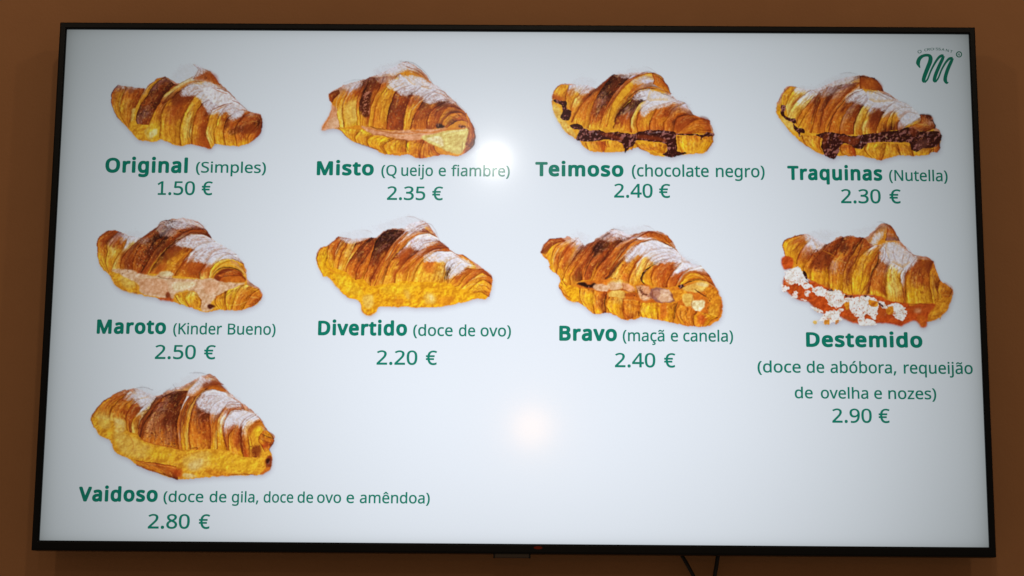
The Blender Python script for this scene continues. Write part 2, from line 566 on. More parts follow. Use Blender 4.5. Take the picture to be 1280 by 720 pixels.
# 1: plain croissant
ART.append(((130, 70, 340, 195), 1210, 'plain croissant dusted with sugar', '''
P|y|1|0|95,215 55,280 58,350 105,440 170,520 250,600 330,615 400,600 520,645 600,640 640,620 700,640 760,668 800,635 900,645 1000,645 1090,590 1138,510 1128,425 1040,400 940,300 850,210 700,130 560,200 430,150 330,200 290,240 170,225
E|100,210 60,260 54,340 90,430 150,495
E|165,222 135,270 115,340 120,420 165,512
B|nr/ry/oy/gy/yy
E|295,235 262,300 222,380 195,450 180,522
B|nr/or/yr/go/oy
S|l|9|.8|152,235 125,290 112,350 118,400
S|b|6|.7|225,370 200,430 180,480 172,515
P|y|1|0|180,500 240,470 330,490 420,540 405,602 340,622 290,595 250,602
P|l|.9|3|290,540 350,500 380,540 350,600 320,600
P|l|.8|3|200,390 225,380 215,450 190,470
E|380,165 320,220 270,300 235,390 215,460
E|440,148 360,210 310,290 255,370 232,450 240,490
B|oy/gy/oy/yy/yg
E|505,205 460,260 420,320 375,380 345,440 322,495
B|nd/nbd/dbd/rbd/dnb/nbr
N|p|.36|3|280,380 370,330 340,470 250,480
N|k|.3|5|440,150 505,205 380,380 240,480 230,440 330,260
S|l|7|.7|365,185 310,240 272,300 250,350
E|640,205 560,240 480,310 430,370 410,440 400,590
B|bdb/rbo/rb/or/gy/yl
P|q|.6|8|350,490 400,490 410,590 350,600 310,560
P|c|.7|4|330,560 370,520 385,560 340,590
D|se/cn/co/lo/lb/rb|650,140 590,175 520,215 450,270 410,320|840,205 730,180 640,195 560,240 480,310 420,345|1
S|c|5|.9|640,165 560,210 480,265 420,305
S|d|6|.8|530,230 480,275 435,330 420,360
S|l|5|.8|520,270 470,320 420,370 400,430
D|ss/nr/eo|640,60 680,100 640,165|760,110 800,150 835,208|1
P|r|.6|6|700,100 790,120 830,190 740,170 650,160
N|d|.25|3|620,60 780,110 800,150 640,170
E|800,215 680,270 600,380 560,470 545,560 555,645
B|wo/bo/dr/gro/yry/ygy/yg
P|b|.75|8|500,300 580,270 660,290 600,310 560,350 490,360
P|r|.6|8|490,370 560,350 550,440 510,460
N|b|.22|3|480,300 660,290 600,420 500,460
E|800,290 720,330 670,400 645,480 630,560 632,635
B|oy/gy/ygy/ylg/yl/yg
S|k|5|.7|632,480 615,560 630,620
S|d|4|.6|600,600 606,480 625,400
E|880,300 820,340 775,400 750,480 735,560 775,668
B|wb/db/rb/oro/gob/yro/or
P|r|.8|5|690,490 740,480 725,560 780,660 720,650 690,570
E|1000,370 900,350 840,410 815,480 790,560 800,630
B|wb/ro/yo/gy/ly/gy
S|d|4|.55|790,490 770,560 785,610
S|k|4|.7|800,620 808,640 795,645
E|1030,395 960,400 890,450 865,520 860,580 880,645
B|wr/ro/bo/yo/gy/yu
E|1060,405 1000,440 960,490 940,550 960,648
B|or/br/dro/og/yu
E|1132,430 1120,480 1080,530 1040,580 1040,635
B|eb/brd/rbo/org/gu
E|1128,425 1140,480 1138,520 1118,570 1060,620
B|rb/db/rb/or/gg
P|b|.7|4|1010,510 1080,500 1100,540 1020,560
S|k|5|.7|1132,440 1140,490 1134,520
S|d|5|.7|1010,500 990,560 985,600
S|l|5|.6|1030,490 1070,470 1110,480
S|g|4|.7|1040,440 1090,430 1120,445
P|d|.5|6|890,540 980,500 1000,540 920,570
W|1|8|540,260 620,195 730,185 830,215 930,300 1030,385 1010,420 940,450 880,410 840,440 810,460 830,400 760,430 740,380 700,330 640,285 560,300
W|.9|8|560,60 640,55 720,80 740,110 660,150 560,190 500,180 480,150
W|.8|8|90,195 170,200 280,215 290,240 170,235 100,225
W|.6|8|290,240 310,210 340,200 320,240 280,290
P|w|.9|4|700,210 860,240 940,310 1000,370 900,350 800,350 730,280
S|b|6|.9|780,228 850,240 910,270 940,302
S|r|7|.8|790,235 850,262 890,272
S|b|6|.9|925,322 980,345 1035,392
S|b|7|.95|770,395 820,370 870,350 925,340
S|o|7|.8|780,410 830,380 880,358
S|b|4|.6|820,440 860,400 930,372
S|b|4|.6|900,440 940,405 990,388
W|.7|6|880,420 1000,390 990,440 920,470
'''))
# 2: ham and cheese
ART.append(((395, 70, 605, 205), 1120, 'croissant filled with cheese and ham', '''
P|g|1|0|90,250 90,300 110,330 100,400 60,470 150,490 230,560 340,600 440,650 520,665 620,660 680,685 760,670 860,660 960,665 1050,590 1058,500 1010,400 900,280 780,180 700,90 600,40 540,60 440,110 360,140 290,165 200,190
P|p|1|2|110,320 150,380 165,470 100,485 40,500 45,465 90,390
S|o|10|.8|105,360 80,420 45,480
P|m|.7|6|90,430 150,410 160,465 90,480
E|150,225 92,255 90,300
E|160,250 125,280 110,310
B|db/rb
E|200,240 160,300 140,370 160,470
E|225,215 185,300 175,370 185,480
B|er/gy/yl/yl
E|320,165 300,230 270,320 275,460
B|sn/or/gy/yyl/yyq
P|l|.6|8|190,330 270,300 270,440 200,450
S|c|5|.8|160,250 135,320 145,380
S|c|5|.7|225,250 190,300 180,340
S|r|6|.8|240,215 200,270 185,300
E|350,145 335,200 300,280 290,340 295,460
B|dn/rd/or/gy/yy
E|450,140 420,220 380,300 360,380 350,470
B|ndr/db/kbo/kdo/ddo/yr/gy
P|d|.8|4|310,250 370,240 360,300 350,400 310,400 300,320
N|p|.36|3|310,260 360,250 350,400 305,400
E|560,120 480,190 430,260 395,350 380,470
B|bo/ro/ogy/go/gy/yg
E|640,190 540,230 510,290 480,380 470,490
B|sw/yg/yg/gy/oy/go
E|700,210 640,260 610,330 590,400 580,500
B|wn/bd/brb/dbb/brb/rb
N|n|.3|4|520,270 640,260 580,480 490,480
S|l|5|.7|600,360 585,430 590,490
E|800,230 740,270 690,340 650,410 630,490
B|wn/ne/ro/gyo/gy/gg
S|b|6|.8|760,250 680,310 625,390
S|c|6|.8|745,265 690,310 640,360
S|l|6|.8|700,340 660,400 645,460
E|890,300 800,340 760,380 740,440 740,490
B|sn/bd/do/rb/bo/oo
E|960,350 900,340 850,370 820,430 800,480
B|nb/db/rbo/or/bo
E|1010,400 960,380 900,385 850,430 840,480
B|bo/od/gb/od
E|1030,450 980,430 930,440 870,480
B|bo/or/gd/oo
P|k|.9|3|800,455 850,460 860,480 810,482
P|d|.9|3|950,460 1000,470 1000,485 960,482
S|d|6|.7|850,390 920,375 980,420
S|b|5|.7|830,420 890,400 960,430
D|go/or/bro/bd/or|1000,380 1010,450 1010,520 990,600 960,665|1020,410 1050,480 1062,540 1050,600 1000,645|1
S|h|7|.7|1045,470 1060,540 1050,590
# lower shell
E|150,475 180,515 230,560
E|300,490 260,540 270,580
B|qy/yg/gu
E|380,520 340,560 350,605
B|qq/yg/gy
E|520,550 450,600 470,655
B|gu/uq/ug/ou
E|610,550 600,600 600,640
B|gb/gug/ugo
E|720,560 700,620 690,685
B|ro/ugu/ugo/go
E|800,570 790,620 830,660
B|ro/gor/rgo
S|k|6|.8|600,560 605,600 615,630
S|b|5|.7|530,560 530,610 525,640
S|b|5|.7|560,565 560,610
S|r|7|.7|690,580 700,640 695,680
S|b|5|.8|730,590 720,640 715,670
S|b|5|.8|770,600 750,650 765,665
S|d|7|.8|270,580 340,605 430,630
S|l|6|.7|470,560 480,600 460,630
N|l|.3|5|200,500 560,560 500,640 300,580
S|d|8|.8|365,470 400,485 460,490
P|p|1|2|300,470 400,490 480,500 600,495 700,490 880,488 720,550 600,560 500,540 380,525
S|b|6|.7|370,520 450,530 520,555 600,560
S|d|5|.7|420,500 520,515 620,510
S|o|8|.7|330,480 450,505 600,520 700,505
S|m|6|.8|500,525 620,530 700,520
S|g|9|.9|160,475 240,485 330,490
P|v|1|2|700,545 790,520 880,495 950,490 1010,488 1005,560 970,650 900,645 840,620
P|c|.9|4|740,550 830,540 850,600 800,580
S|c|7|.8|850,520 940,500 1005,495
S|o|12|.9|640,500 760,510 880,490 990,485
S|d|5|.6|980,570 970,640
S|u|7|.8|850,650 920,660 980,655
W|1|8|460,190 560,130 680,140 790,180 890,270 960,330 900,320 830,300 740,320 680,260 590,270 520,240
W|1|8|380,90 520,40 620,45 700,90 680,110 600,100 540,130 480,120 410,130
W|.8|7|170,200 260,165 350,150 300,200 220,240
W|.5|8|380,130 520,90 520,150 440,190
S|d|6|.8|560,38 640,45 710,90 760,150 780,185
S|b|7|.8|600,70 680,100 740,150
S|o|8|.7|640,100 710,140 760,175
S|b|5|.8|620,95 700,130 
S|b|6|.7|800,220 850,240 890,285
S|r|6|.7|790,240 850,262 880,290
S|k|5|.5|185,180 250,160 310,160
S|n|5|.7|770,310 850,290 930,310 1000,370
S|n|5|.6|690,190 720,205 760,200
S|n|6|.6|640,330 700,280 770,240
'''))
# 3: dark chocolate
ART.append(((680, 72, 900, 204), 1200, 'croissant filled with dark chocolate', '''
P|y|1|0|110,185 60,240 55,320 90,420 150,510 230,560 300,630 400,645 550,640 640,615 740,665 860,675 1000,660 1110,640 1155,540 1130,440 1020,390 870,260 790,150 700,100 560,110 460,120 400,200 330,220 200,185
P|l|.9|4|60,320 110,350 130,400 150,440 200,500 215,540 150,510 80,410
N|o|.2|6|60,300 220,540 150,510 80,410
S|r|6|.7|150,490 170,520 200,530
E|110,185 70,230 60,280
E|170,190 150,260 150,320
B|gy/yg/ro
P|r|.6|5|60,255 110,270 120,300 70,290
E|300,190 230,260 190,330 180,400
B|sw/ey/oy/yg/gy
S|r|7|.6|200,200 180,250 175,290
E|350,215 280,290 220,370 190,440
B|se/ro/lg/og/go
P|b|.7|5|320,225 350,225 300,290 250,300
E|470,115 390,220 340,310 320,400 300,480
B|nb/db/ro/oog/gog/gy
E|600,120 500,220 440,310 410,380 380,480
B|ddn/kdk/kdb/nkd/rnd/rdr/or/yy
N|p|.3|3|330,330 410,310 380,450 320,450
N|k|.35|5|440,130 560,150 420,340 360,330
S|r|7|.8|330,340 315,400 320,460
E|740,110 640,130 560,190 500,260 460,340 430,470
B|sbd/ro/err/oro/rbo/ogy/yo
S|c|4|.6|520,215 480,270
S|d|5|.7|580,150 520,220 450,320 410,400
S|l|6|.8|460,330 430,400 420,450
D|so/sg/eo/oo/gd/yd/yb|850,230 800,200 720,180 640,190 570,250 500,340 460,430|870,250 820,230 720,210 650,225 600,280 530,350 490,440|.6
D|oe/gs/yse/go|850,240 800,130 720,105 620,140|860,245 800,210 720,200 600,230|.7
D|ro/or/og|740,110 750,150 745,180|800,150 840,190 860,240|1
S|d|6|.9|580,150 640,120 710,95 780,130 840,190 862,240
S|b|5|.6|640,160 700,140 760,130
S|k|5|.9|570,280 630,230 700,212 760,215
E|720,215 640,240 590,300 510,380 470,480
E|700,290 650,320 610,390 590,440 600,510
B|sw/nk/dkn/keb/bro/ygo
S|k|8|.8|570,310 520,370 490,410 480,440
E|720,300 670,340 640,390 630,440 640,510
B|ow/ly/ly/lg/oy
S|k|5|.8|680,320 650,360 635,410 630,450
E|900,290 790,330 740,400 720,450 720,500
B|ww/ewo/rog/ogy/oo
E|960,310 880,350 850,400 820,450 820,500
B|wse/roe/orr/rog/or
S|r|6|.6|780,400 775,450 780,490
E|1020,395 940,400 900,430 880,520
B|sen/nor/ord/oo
S|h|6|.9|900,420 940,395 1000,395
S|o|8|.8|900,430 950,405 1020,408
E|1130,430 1050,420 980,460 900,525
B|or/rb/rb/oo
E|1140,520 1080,515 1000,520 910,530
B|rr/oog/ogr/gg
P|r|.6|8|900,450 1000,430 960,520 890,500
P|b|.6|4|1060,400 1110,410 1135,450 1080,430
# lower shell
E|910,540 920,600 940,650
E|1150,530 1150,580 1110,640
B|yoy/uyu/gyu
E|280,580 300,630
E|420,570 410,640
B|yr/ygo/yo
E|430,575 440,610
E|560,550 540,620
B|yg/gy
E|620,570 600,630
B|ky/yg
E|620,580 650,620 700,640
E|840,590 830,620 820,650
B|ug/gogu/yuo
S|d|6|.8|370,570 400,580 430,610
P|j|.5|4|370,560 430,590 410,630 380,600
# chocolate
P|h|1|1|65,290 120,295 150,300 155,350 185,365 180,410 160,430 110,410 125,370 120,330 80,310
P|h|1|1|180,460 240,455 290,490 380,495 430,515 500,505 590,520 640,510 740,495 880,505 900,540 905,600 910,640 970,655 870,680 810,660 840,640 830,590 760,575 640,565 620,590 570,625 550,650 540,600 500,570 420,560 330,570 270,570 220,560 240,500 200,485
P|h|1|1|900,520 1080,525 1110,510 1150,515 1155,535 1100,540 1070,560 1060,535 900,530
P|b|.8|5|640,530 740,535 830,560 830,575 720,560 640,550
P|b|.6|6|380,510 470,520 540,560 500,560 400,530
N|s|.16|4|240,480 440,500 430,560 240,560
N|s|.18|4|690,490 850,490 840,530 700,520
S|s|4|.8|710,520 780,510 840,508
S|n|4|.7|190,465 230,480
S|t|4|.8|740,500 745,470 760,500
S|p|5|.8|720,500 740,510
N|n|.2|4|820,580 900,580 900,660 840,660
S|g|10|.8|500,520 560,500 600,530
W|1|8|590,270 680,215 780,230 870,260 920,290 850,330 740,360 690,400 660,400 650,340 690,290 620,290
W|.9|9|460,100 560,80 700,60 740,100 640,110 580,140 520,140
W|.9|9|190,180 240,140 320,130 370,170 340,210 280,260 220,240
W|.7|8|590,150 680,130 740,130 730,170 640,180 590,190
W|.6|8|880,300 960,290 1010,350 1020,390 940,330
S|n|5|.6|700,60 750,90 790,130
S|n|5|.7|890,290 960,310 1000,350
S|k|4|.7|790,240 850,260 885,280
'''))
# 4: hazelnut chocolate
ART.append(((960, 80, 1190, 208), 1280, 'croissant dripping with chocolate spread', '''
P|y|1|0|140,155 90,220 60,280 60,340 110,420 180,500 280,580 380,630 500,640 600,635 700,650 780,668 900,635 1030,640 1150,615 1195,560 1200,480 1160,430 1130,360 1040,350 900,250 800,180 720,95 620,80 480,110 380,160 300,180
P|u|.8|6|60,280 90,300 90,370 70,350
P|l|.8|6|90,370 160,400 190,470 120,430
E|150,155 105,210 95,290
E|190,165 150,220 125,290
B|gy/gy/yy
E|300,180 220,240 160,310 140,360
B|ww/yl/yl/ll
P|r|.9|6|170,275 220,230 275,230 270,265 220,300 180,305
P|o|.8|6|190,290 250,240 250,280 210,310
E|340,210 270,290 220,360 200,420
B|sw/wl/ly/lg
E|360,190 310,280 250,370 210,440
B|sn/ro/og/gy
E|420,160 360,260 330,370 300,480
B|nbr/bdr/orb/gog/yo
E|520,140 430,250 380,350 360,480
B|nnd/rdb/obd/rob/go
S|d|8|.8|360,250 320,330 300,420
S|d|7|.7|410,250 400,330 370,380
S|d|7|.8|395,300 400,340 380,400
E|640,130 540,220 460,310 400,420 390,490
B|nnr/er/ror/rro/oo
E|660,180 580,210 510,280 450,370 420,470
B|ow/ow/rob/oor/og
S|l|5|.6|600,190 540,240 480,310
S|h|6|.8|500,290 440,380 410,450
D|bd/rob/ob|640,85 640,120 640,170|740,95 780,140 805,190|1
P|r|.6|6|650,100 760,110 790,170 650,160
S|k|8|.7|600,95 650,85 700,90
E|680,200 600,270 540,340 510,400 490,490
B|ww/nb/obo/rog/oo
S|h|5|.8|560,300 520,390 495,470
E|700,250 650,310 620,370 600,430 595,490
B|wd/nbd/ebr/tor/or
E|740,270 690,330 670,380 650,440 655,495
B|ww/ly/ly/lg/yo
S|h|5|.8|645,320 610,380 595,450 595,490
E|900,260 830,310 790,370 760,440 750,490
B|www/sb/ybd/lrb/yo
P|b|.7|6|700,350 780,330 770,390 720,400
E|960,280 880,320 830,400 820,470
B|ww/we/go/od
E|1000,300 920,310 870,360 860,460
B|ww/sl/gy/rd
S|d|5|.7|960,295 900,310 865,370 855,440
E|1060,360 980,340 910,400 900,460
B|ww/wr/yo/db
E|1060,370 1030,390 960,430 940,470
B|ww/ww/be
S|d|5|.7|1060,370 1020,395 990,430
D|br/re/ob/eb|1060,350 1060,400 1000,430 960,450|1130,355 1150,400 1165,440 1100,470|1
P|d|.8|4|1060,350 1130,352 1150,400 1110,380
S|k|7|.8|1140,390 1165,430 1160,450
S|l|7|.7|1010,410 1060,420 1120,430
S|t|7|.8|1050,450 1100,440 1150,450
# lower shell
E|230,500 260,560 300,590
E|370,500 360,560 380,620
B|yo/gyo/ug
E|500,560 510,620 560,640
E|600,570 610,640
B|or/gj/gr
P|y|.9|4|620,600 680,580 680,640 620,620
E|680,560 670,600 720,650
E|820,550 810,610 790,668
B|yqy/gyg/ygo
E|900,560 910,600 920,630
B|ygy/yg/gy
E|990,560 1000,600 1010,640
B|gy/oy/yg
E|1150,590 1140,605 1120,630
B|dg/yg/gu
S|d|4|.7|880,560 900,590 910,625
S|d|4|.6|790,610 800,640
S|r|6|.6|780,580 750,590
D|rd/ob/ro|1150,540 1150,580 1150,615|1195,540 1195,580 1180,615|1
# chocolate
P|h|1|1|95,290 125,295 115,340 125,365 190,385 195,410 180,420 200,440 250,455 250,480 220,480 225,510 205,480 180,445 170,405 130,390 90,350
P|h|1|1|335,495 400,475 480,480 600,500 680,490 760,480 820,470 900,465 960,440 1000,450 1080,470 1160,465 1205,490 1200,530 1160,575 1070,590 1040,610 1000,600 980,550 900,545 800,540 700,550 650,590 600,580 570,560 510,560 490,620 460,660 400,640 370,570 380,520
P|b|.75|6|490,500 600,510 640,530 600,570 520,540
P|n|.5|8|1040,540 1120,530 1100,580 1030,600
P|b|.6|6|385,500 420,490 400,560 390,600
N|t|.22|4|370,480 490,490 480,650 380,620
N|s|.16|3|560,500 740,490 700,560 590,570
N|t|.26|3|720,470 1190,470 1180,560 740,540
N|c|.12|3|780,490 900,480 860,530 1150,470 1150,520
P|b|.6|3|980,460 1010,440 1040,470 1010,510
S|s|5|.8|640,545 660,540
S|c|5|.8|815,500 830,520
S|s|4|.8|1100,500 1150,490
W|1|8|520,260 600,195 700,190 800,200 880,240 980,280 1060,350 1050,380 980,430 940,430 900,380 880,330 820,340 740,300 700,320 650,290 580,270
W|.9|9|170,160 240,150 350,150 420,100 560,60 640,80 620,110 540,150 440,160 350,210 280,200 200,200
W|.5|8|360,180 460,140 540,150 480,200 380,240
S|k|4|.6|500,70 560,60 620,70
S|d|5|.7|560,135 600,110 640,95
S|d|6|.6|800,205 870,235
S|d|5|.5|700,190 760,205 830,240
S|n|5|.6|920,260 960,275
'''))
# 5: hazelnut cream
ART.append(((115, 262, 340, 397), 1200, 'croissant filled with pale hazelnut cream', '''
P|y|1|0|110,140 45,190 32,260 55,370 120,440 170,520 280,555 420,590 530,615 660,650 740,685 860,668 960,672 1080,640 1135,580 1110,520 1040,470 1020,380 920,290 800,190 720,90 620,60 480,75 400,150 330,190 240,170 180,145
E|110,140 45,195 35,270 50,350 100,420
E|180,145 110,210 100,280 90,340 110,420
B|br/orb/gog/yy/gy
E|240,180 220,240 180,300 150,350 130,410
B|ns/erg/yly/ygy/go
S|b|7|.7|170,175 120,240 110,270
S|r|8|.6|230,200 190,240 150,270
S|c|6|.6|240,220 210,280 180,320
E|330,190 270,240 220,300 190,360 200,420
B|sw/sl/gb/lo/ly
E|500,70 410,140 340,210 290,290 270,350 270,430
B|nd/nbr/rdr/rbo/obr/gbo
E|600,80 520,150 450,230 400,300 360,370 320,440
B|nknd/nbkr/rdkr/brdb/obrd/rorb
N|k|.34|4|480,80 600,150 450,280 320,420 300,300 420,150
N|p|.24|3|330,200 460,260 320,400 230,370
E|760,130 660,140 580,180 500,250 440,330 370,430
B|nnb/brd/krb/rdb/rbo/bro
N|k|.3|5|600,90 680,130 480,260 400,240
E|800,190 720,165 640,170 560,210 480,280 420,360 385,425
B|bd/rb/nb/bk/gk/yk/lo|1
S|q|6|.9|500,260 440,330 400,380 380,420
S|l|5|.8|490,265 430,330
S|k|8|.8|520,250 470,310 420,370 395,410
S|c|5|.9|560,200 620,175 700,165 760,175
E|820,210 740,230 690,260 620,330 580,400 560,440
B|wws/wre/ebo/drgo/dygo/oogo
P|b|.7|7|500,280 600,230 580,290 480,350
P|r|.6|6|420,400 480,330 500,380 440,430
S|l|6|.8|700,270 640,330 600,400 580,440
S|k|7|.85|710,270 650,320 610,380 595,440
E|900,260 820,280 760,360 720,420 720,460
B|wws/wsr/wbo/ror/goo
P|r|.7|6|640,370 720,340 730,400 660,440
E|960,300 880,310 820,370 790,420 790,460
B|wws/nwe/swl/ro/lo
E|1010,360 920,330 850,340 800,390 780,450
B|se/wn/wl/yl/lq
E|1025,420 960,350 900,345 830,390 800,455
B|gg/qy/lq/qy/lg
S|l|7|.9|800,440 830,400 890,365 960,375 1015,420
P|b|1|3|815,450 850,410 910,390 980,410 1010,440 1020,480 900,485 830,480
D|ro/rr/ro|830,440 850,460 840,480|960,400 1000,440 1020,480|1
P|o|.8|4|890,450 960,440 1010,460 1015,482 880,484
S|k|7|.9|810,430 850,395 920,385 980,405 1010,430
S|t|9|.8|880,415 930,410 970,420
S|d|6|.8|830,470 870,450 930,440 990,440
# lower shell left
P|y|.9|4|120,430 190,440 250,480 320,560 240,550 160,510
N|b|.2|8|110,420 330,470 330,570 150,520
P|l|.7|5|190,450 270,440 300,500 250,530 200,500
S|r|7|.6|280,470 300,520 290,550
P|m|1|2|130,400 250,400 330,430 430,440 480,410 550,430 540,455 700,465 800,460 850,480 960,490 1020,490 950,520 880,550 830,590 790,630 810,660 740,680 720,620 700,560 640,540 560,560 530,610 460,590 330,560 310,500 200,440
P|p|.5|7|320,470 480,470 500,560 400,560 330,540
P|p|.4|7|740,480 840,490 830,540 760,560
P|c|.6|6|540,490 640,480 700,490 640,530 550,540
S|d|6|.8|440,445 480,460 540,460
P|c|.8|3|450,420 500,410 540,425 530,440 470,445
S|t|5|.5|500,470 500,530 530,580
S|c|8|.6|320,460 420,450 520,470
N|c|.28|3|660,420 720,420 710,460 660,460
N|d|.2|5|180,400 300,410 260,440 190,430
N|d|.16|3|650,430 720,430 720,460 650,460
# lower right shell
E|550,570 580,620 640,650
E|650,545 620,590 650,650
B|yg/lqg/yq
E|700,560 730,610 720,655
B|ll/qyg/oy
S|l|6|.8|570,560 640,545 700,590
P|b|.9|3|490,560 510,550 530,600 500,590
P|j|.8|4|440,590 530,590 540,612 480,610
P|d|1|2|770,640 800,630 820,645 800,660 780,655
E|830,580 820,620 850,665
E|900,540 890,600 900,668
B|ogd/gyg/ug
E|1010,500 960,560 930,668
B|ql/ygq/gug
E|1110,530 1060,570 1000,670
B|lgy/yog/gou
E|1135,580 1110,610 1070,645
B|go/or/go
S|r|7|.7|1100,530 1130,560 1130,600
S|l|8|.7|1050,580 1110,590
S|l|7|.7|910,640 990,630 1060,600
S|o|9|.7|1000,620 1060,600 1110,590
S|b|5|.7|820,610 850,570 900,550
S|d|5|.7|880,640 890,580 930,540
N|k|.14|4|930,500 1020,490 1010,530 940,530
S|g|8|.8|130,440 160,490 230,530
W|1|8|540,230 620,180 720,170 820,200 900,250 980,310 1010,360 900,330 820,350 760,370 720,350 650,350 690,280 620,250
W|.9|9|470,80 560,60 660,60 740,90 780,150 680,110 600,130 480,110
W|.9|9|190,160 260,145 360,150 330,190 250,210 210,190
W|.5|8|420,110 520,80 580,150 480,180
W|.6|8|320,200 380,180 360,230 300,240
S|k|5|.6|440,100 480,75 540,65
S|b|7|.6|680,75 740,110 790,180
S|d|6|.7|540,240 600,190 680,150 760,170 800,200
S|n|5|.6|760,350 820,300 900,290 960,320
S|n|5|.5|700,300 760,260 840,250
'''))
# 6: egg sweet
ART.append(((388, 262, 628, 402), 1234, 'croissant filled with yellow egg sweet', '''
P|u|1|0|180,175 110,230 65,245 38,310 70,410 110,435 160,480 230,560 310,590 330,650 370,682 420,660 450,625 600,625 780,630 900,615 1060,575 1140,565 1172,440 1110,380 1040,330 900,260 820,180 740,80 640,90 600,120 500,125 420,180 360,180 260,190
E|70,245 40,310 60,370 80,430
E|120,230 110,300 100,350 130,430
B|gy/uq/uq/uq
E|180,175 125,230 110,300 130,370
E|215,180 180,230 155,290 150,370
B|rn/or/gyo/uq
E|260,185 220,250 190,310 180,380
B|bn/bgr/rgo/yo
E|290,220 260,290 230,350 210,390
B|rl/gl/oy/ly
S|d|7|.7|235,190 200,230 170,280
S|c|6|.6|210,190 180,240 160,290
S|o|9|.5|160,310 200,340 170,370
E|390,180 330,230 280,290 240,350 230,400
B|dr/or/lyb/ylr/go
E|430,185 390,260 340,330 300,390 290,450
B|kb/drb/bdr/ror/gog
S|d|10|.7|390,190 330,250 260,330
N|d|.3|4|360,190 420,200 320,370 240,380
E|500,125 430,190 400,270 370,370 340,440
B|lr/bro/dro/roo/ory
E|610,140 540,210 500,270 450,350 400,430 385,490
B|dkb/kkd/kdb/ddo/bbr/rob/oy
P|k|.45|7|490,140 590,140 530,220 440,280 430,220
S|b|7|.8|420,380 400,440 385,485
N|b|.25|4|400,290 480,300 440,430 380,430
E|700,100 620,160 560,220 500,310 450,400 410,490
B|sn/erc/obr/roc/org/brg/oy
S|l|5|.8|600,190 540,260 480,330
S|b|5|.8|640,160 560,240 500,320 440,420
E|820,180 740,150 650,190 590,250 520,330 460,480
B|nb/wo/org/oby/god/oy
S|o|9|.8|820,180 770,160 690,160 630,210
S|k|6|.7|600,270 540,330 490,410 465,460
E|830,200 740,220 690,270 620,330 560,400 540,470
B|ws/wwn/wbn/brd/oyr/gyo
P|r|.6|5|590,270 660,250 620,330 570,370
P|r|.5|7|530,400 570,390 570,450 540,450
E|890,250 800,260 720,300 660,350 630,400 610,470
B|nb/ob/ner/rog/grg/yg
E|900,270 810,270 740,310 690,370 650,460
B|or/eo/roy/goy/gy
S|b|7|.8|820,205 860,220 890,255
S|r|7|.8|700,270 760,240 840,240 890,262
S|r|6|.7|700,300 650,370 630,440
S|l|6|.7|720,320 670,380 650,440
E|960,300 880,340 860,400 850,470
B|www/swy/yoyl/yyl/yy
P|j|.5|9|730,340 800,330 790,400 740,400
E|1060,360 980,340 930,380 890,440 885,490
B|eo/wwl/wkl/ykg/gg
S|k|9|.9|885,465 895,425 920,392 955,372
D|eo/og/yg/ly|920,290 970,320 1010,350 1020,380|980,290 1030,330 1060,370 1050,400|1
E|1060,385 1000,380 940,420 900,470
B|ly/wy/sg/gy
E|1110,380 1040,400 990,440 960,480 930,500
B|ro/bo/ory/gg
E|1172,440 1100,410 1050,440 1000,480 960,520
B|rb/org/gor/uyg
E|1165,480 1110,450 1060,480 1000,540
B|or/gyg/yuy
E|1150,560 1090,530 1020,550
B|go/uy/ug
S|b|5|.8|1050,430 1110,400 1165,430
S|r|5|.7|1000,480 1050,450 1110,440 1150,460
S|c|6|.6|1020,460 1080,430 1130,430
S|c|5|.5|980,510 1040,480 1100,480
N|d|.1|3|1040,480 1150,490 1140,560 1050,570
# filling
P|u|1|2|110,400 160,400 230,420 310,480 380,500 500,485 600,460 740,470 860,470 920,500 1000,520 1060,560 900,612 780,628 600,625 450,622 430,640 400,675 370,682 330,655 315,590 230,550 150,475
P|q|.7|8|170,410 300,490 340,550 250,540 170,460
P|q|.6|9|460,500 620,480 700,500 600,540 480,540
P|l|.8|6|340,560 400,550 400,620 370,640 340,610
P|l|.75|8|740,540 800,545 800,600 740,600
P|c|.5|6|760,550 790,560 780,590
P|o|.5|8|560,570 600,580 590,610 540,600
P|l|.6|6|600,520 640,530 630,580 610,560
P|o|.45|8|820,570 920,560 900,610 830,610
S|l|6|.7|330,600 340,640 370,660
S|r|5|.6|330,650 370,675 420,655
S|g|8|.5|430,600 520,620 640,620
S|o|7|.5|310,590 330,620 325,650
N|l|.3|7|130,400 700,500 760,600 460,600 250,540
N|g|.28|6|130,400 850,500 860,600 460,610 250,540
P|u|.6|6|60,300 110,340 130,420 80,420
S|o|8|.5|100,370 150,400 200,410
W|1|8|650,200 720,170 820,190 830,210 760,240 680,270 640,240
W|1|8|720,300 800,270 900,275 960,300 1060,360 980,370 1000,400 920,430 890,460 860,440 900,380 850,340 740,340
W|1|9|390,110 520,70 640,40 740,70 760,110 660,150 600,190 620,140 540,110 440,150
W|.9|9|170,170 250,140 370,120 400,170 340,200 280,220 200,200
S|n|5|.7|610,45 670,50 730,80
S|n|5|.5|340,130 380,140 400,155
S|b|6|.7|680,110 760,90 800,130 825,185
S|r|7|.6|740,130 790,140 815,175
S|n|4|.7|690,225 750,200 820,205
S|n|5|.7|640,170 700,120 760,100
S|g|8|.7|960,310 1020,320 1060,360
'''))
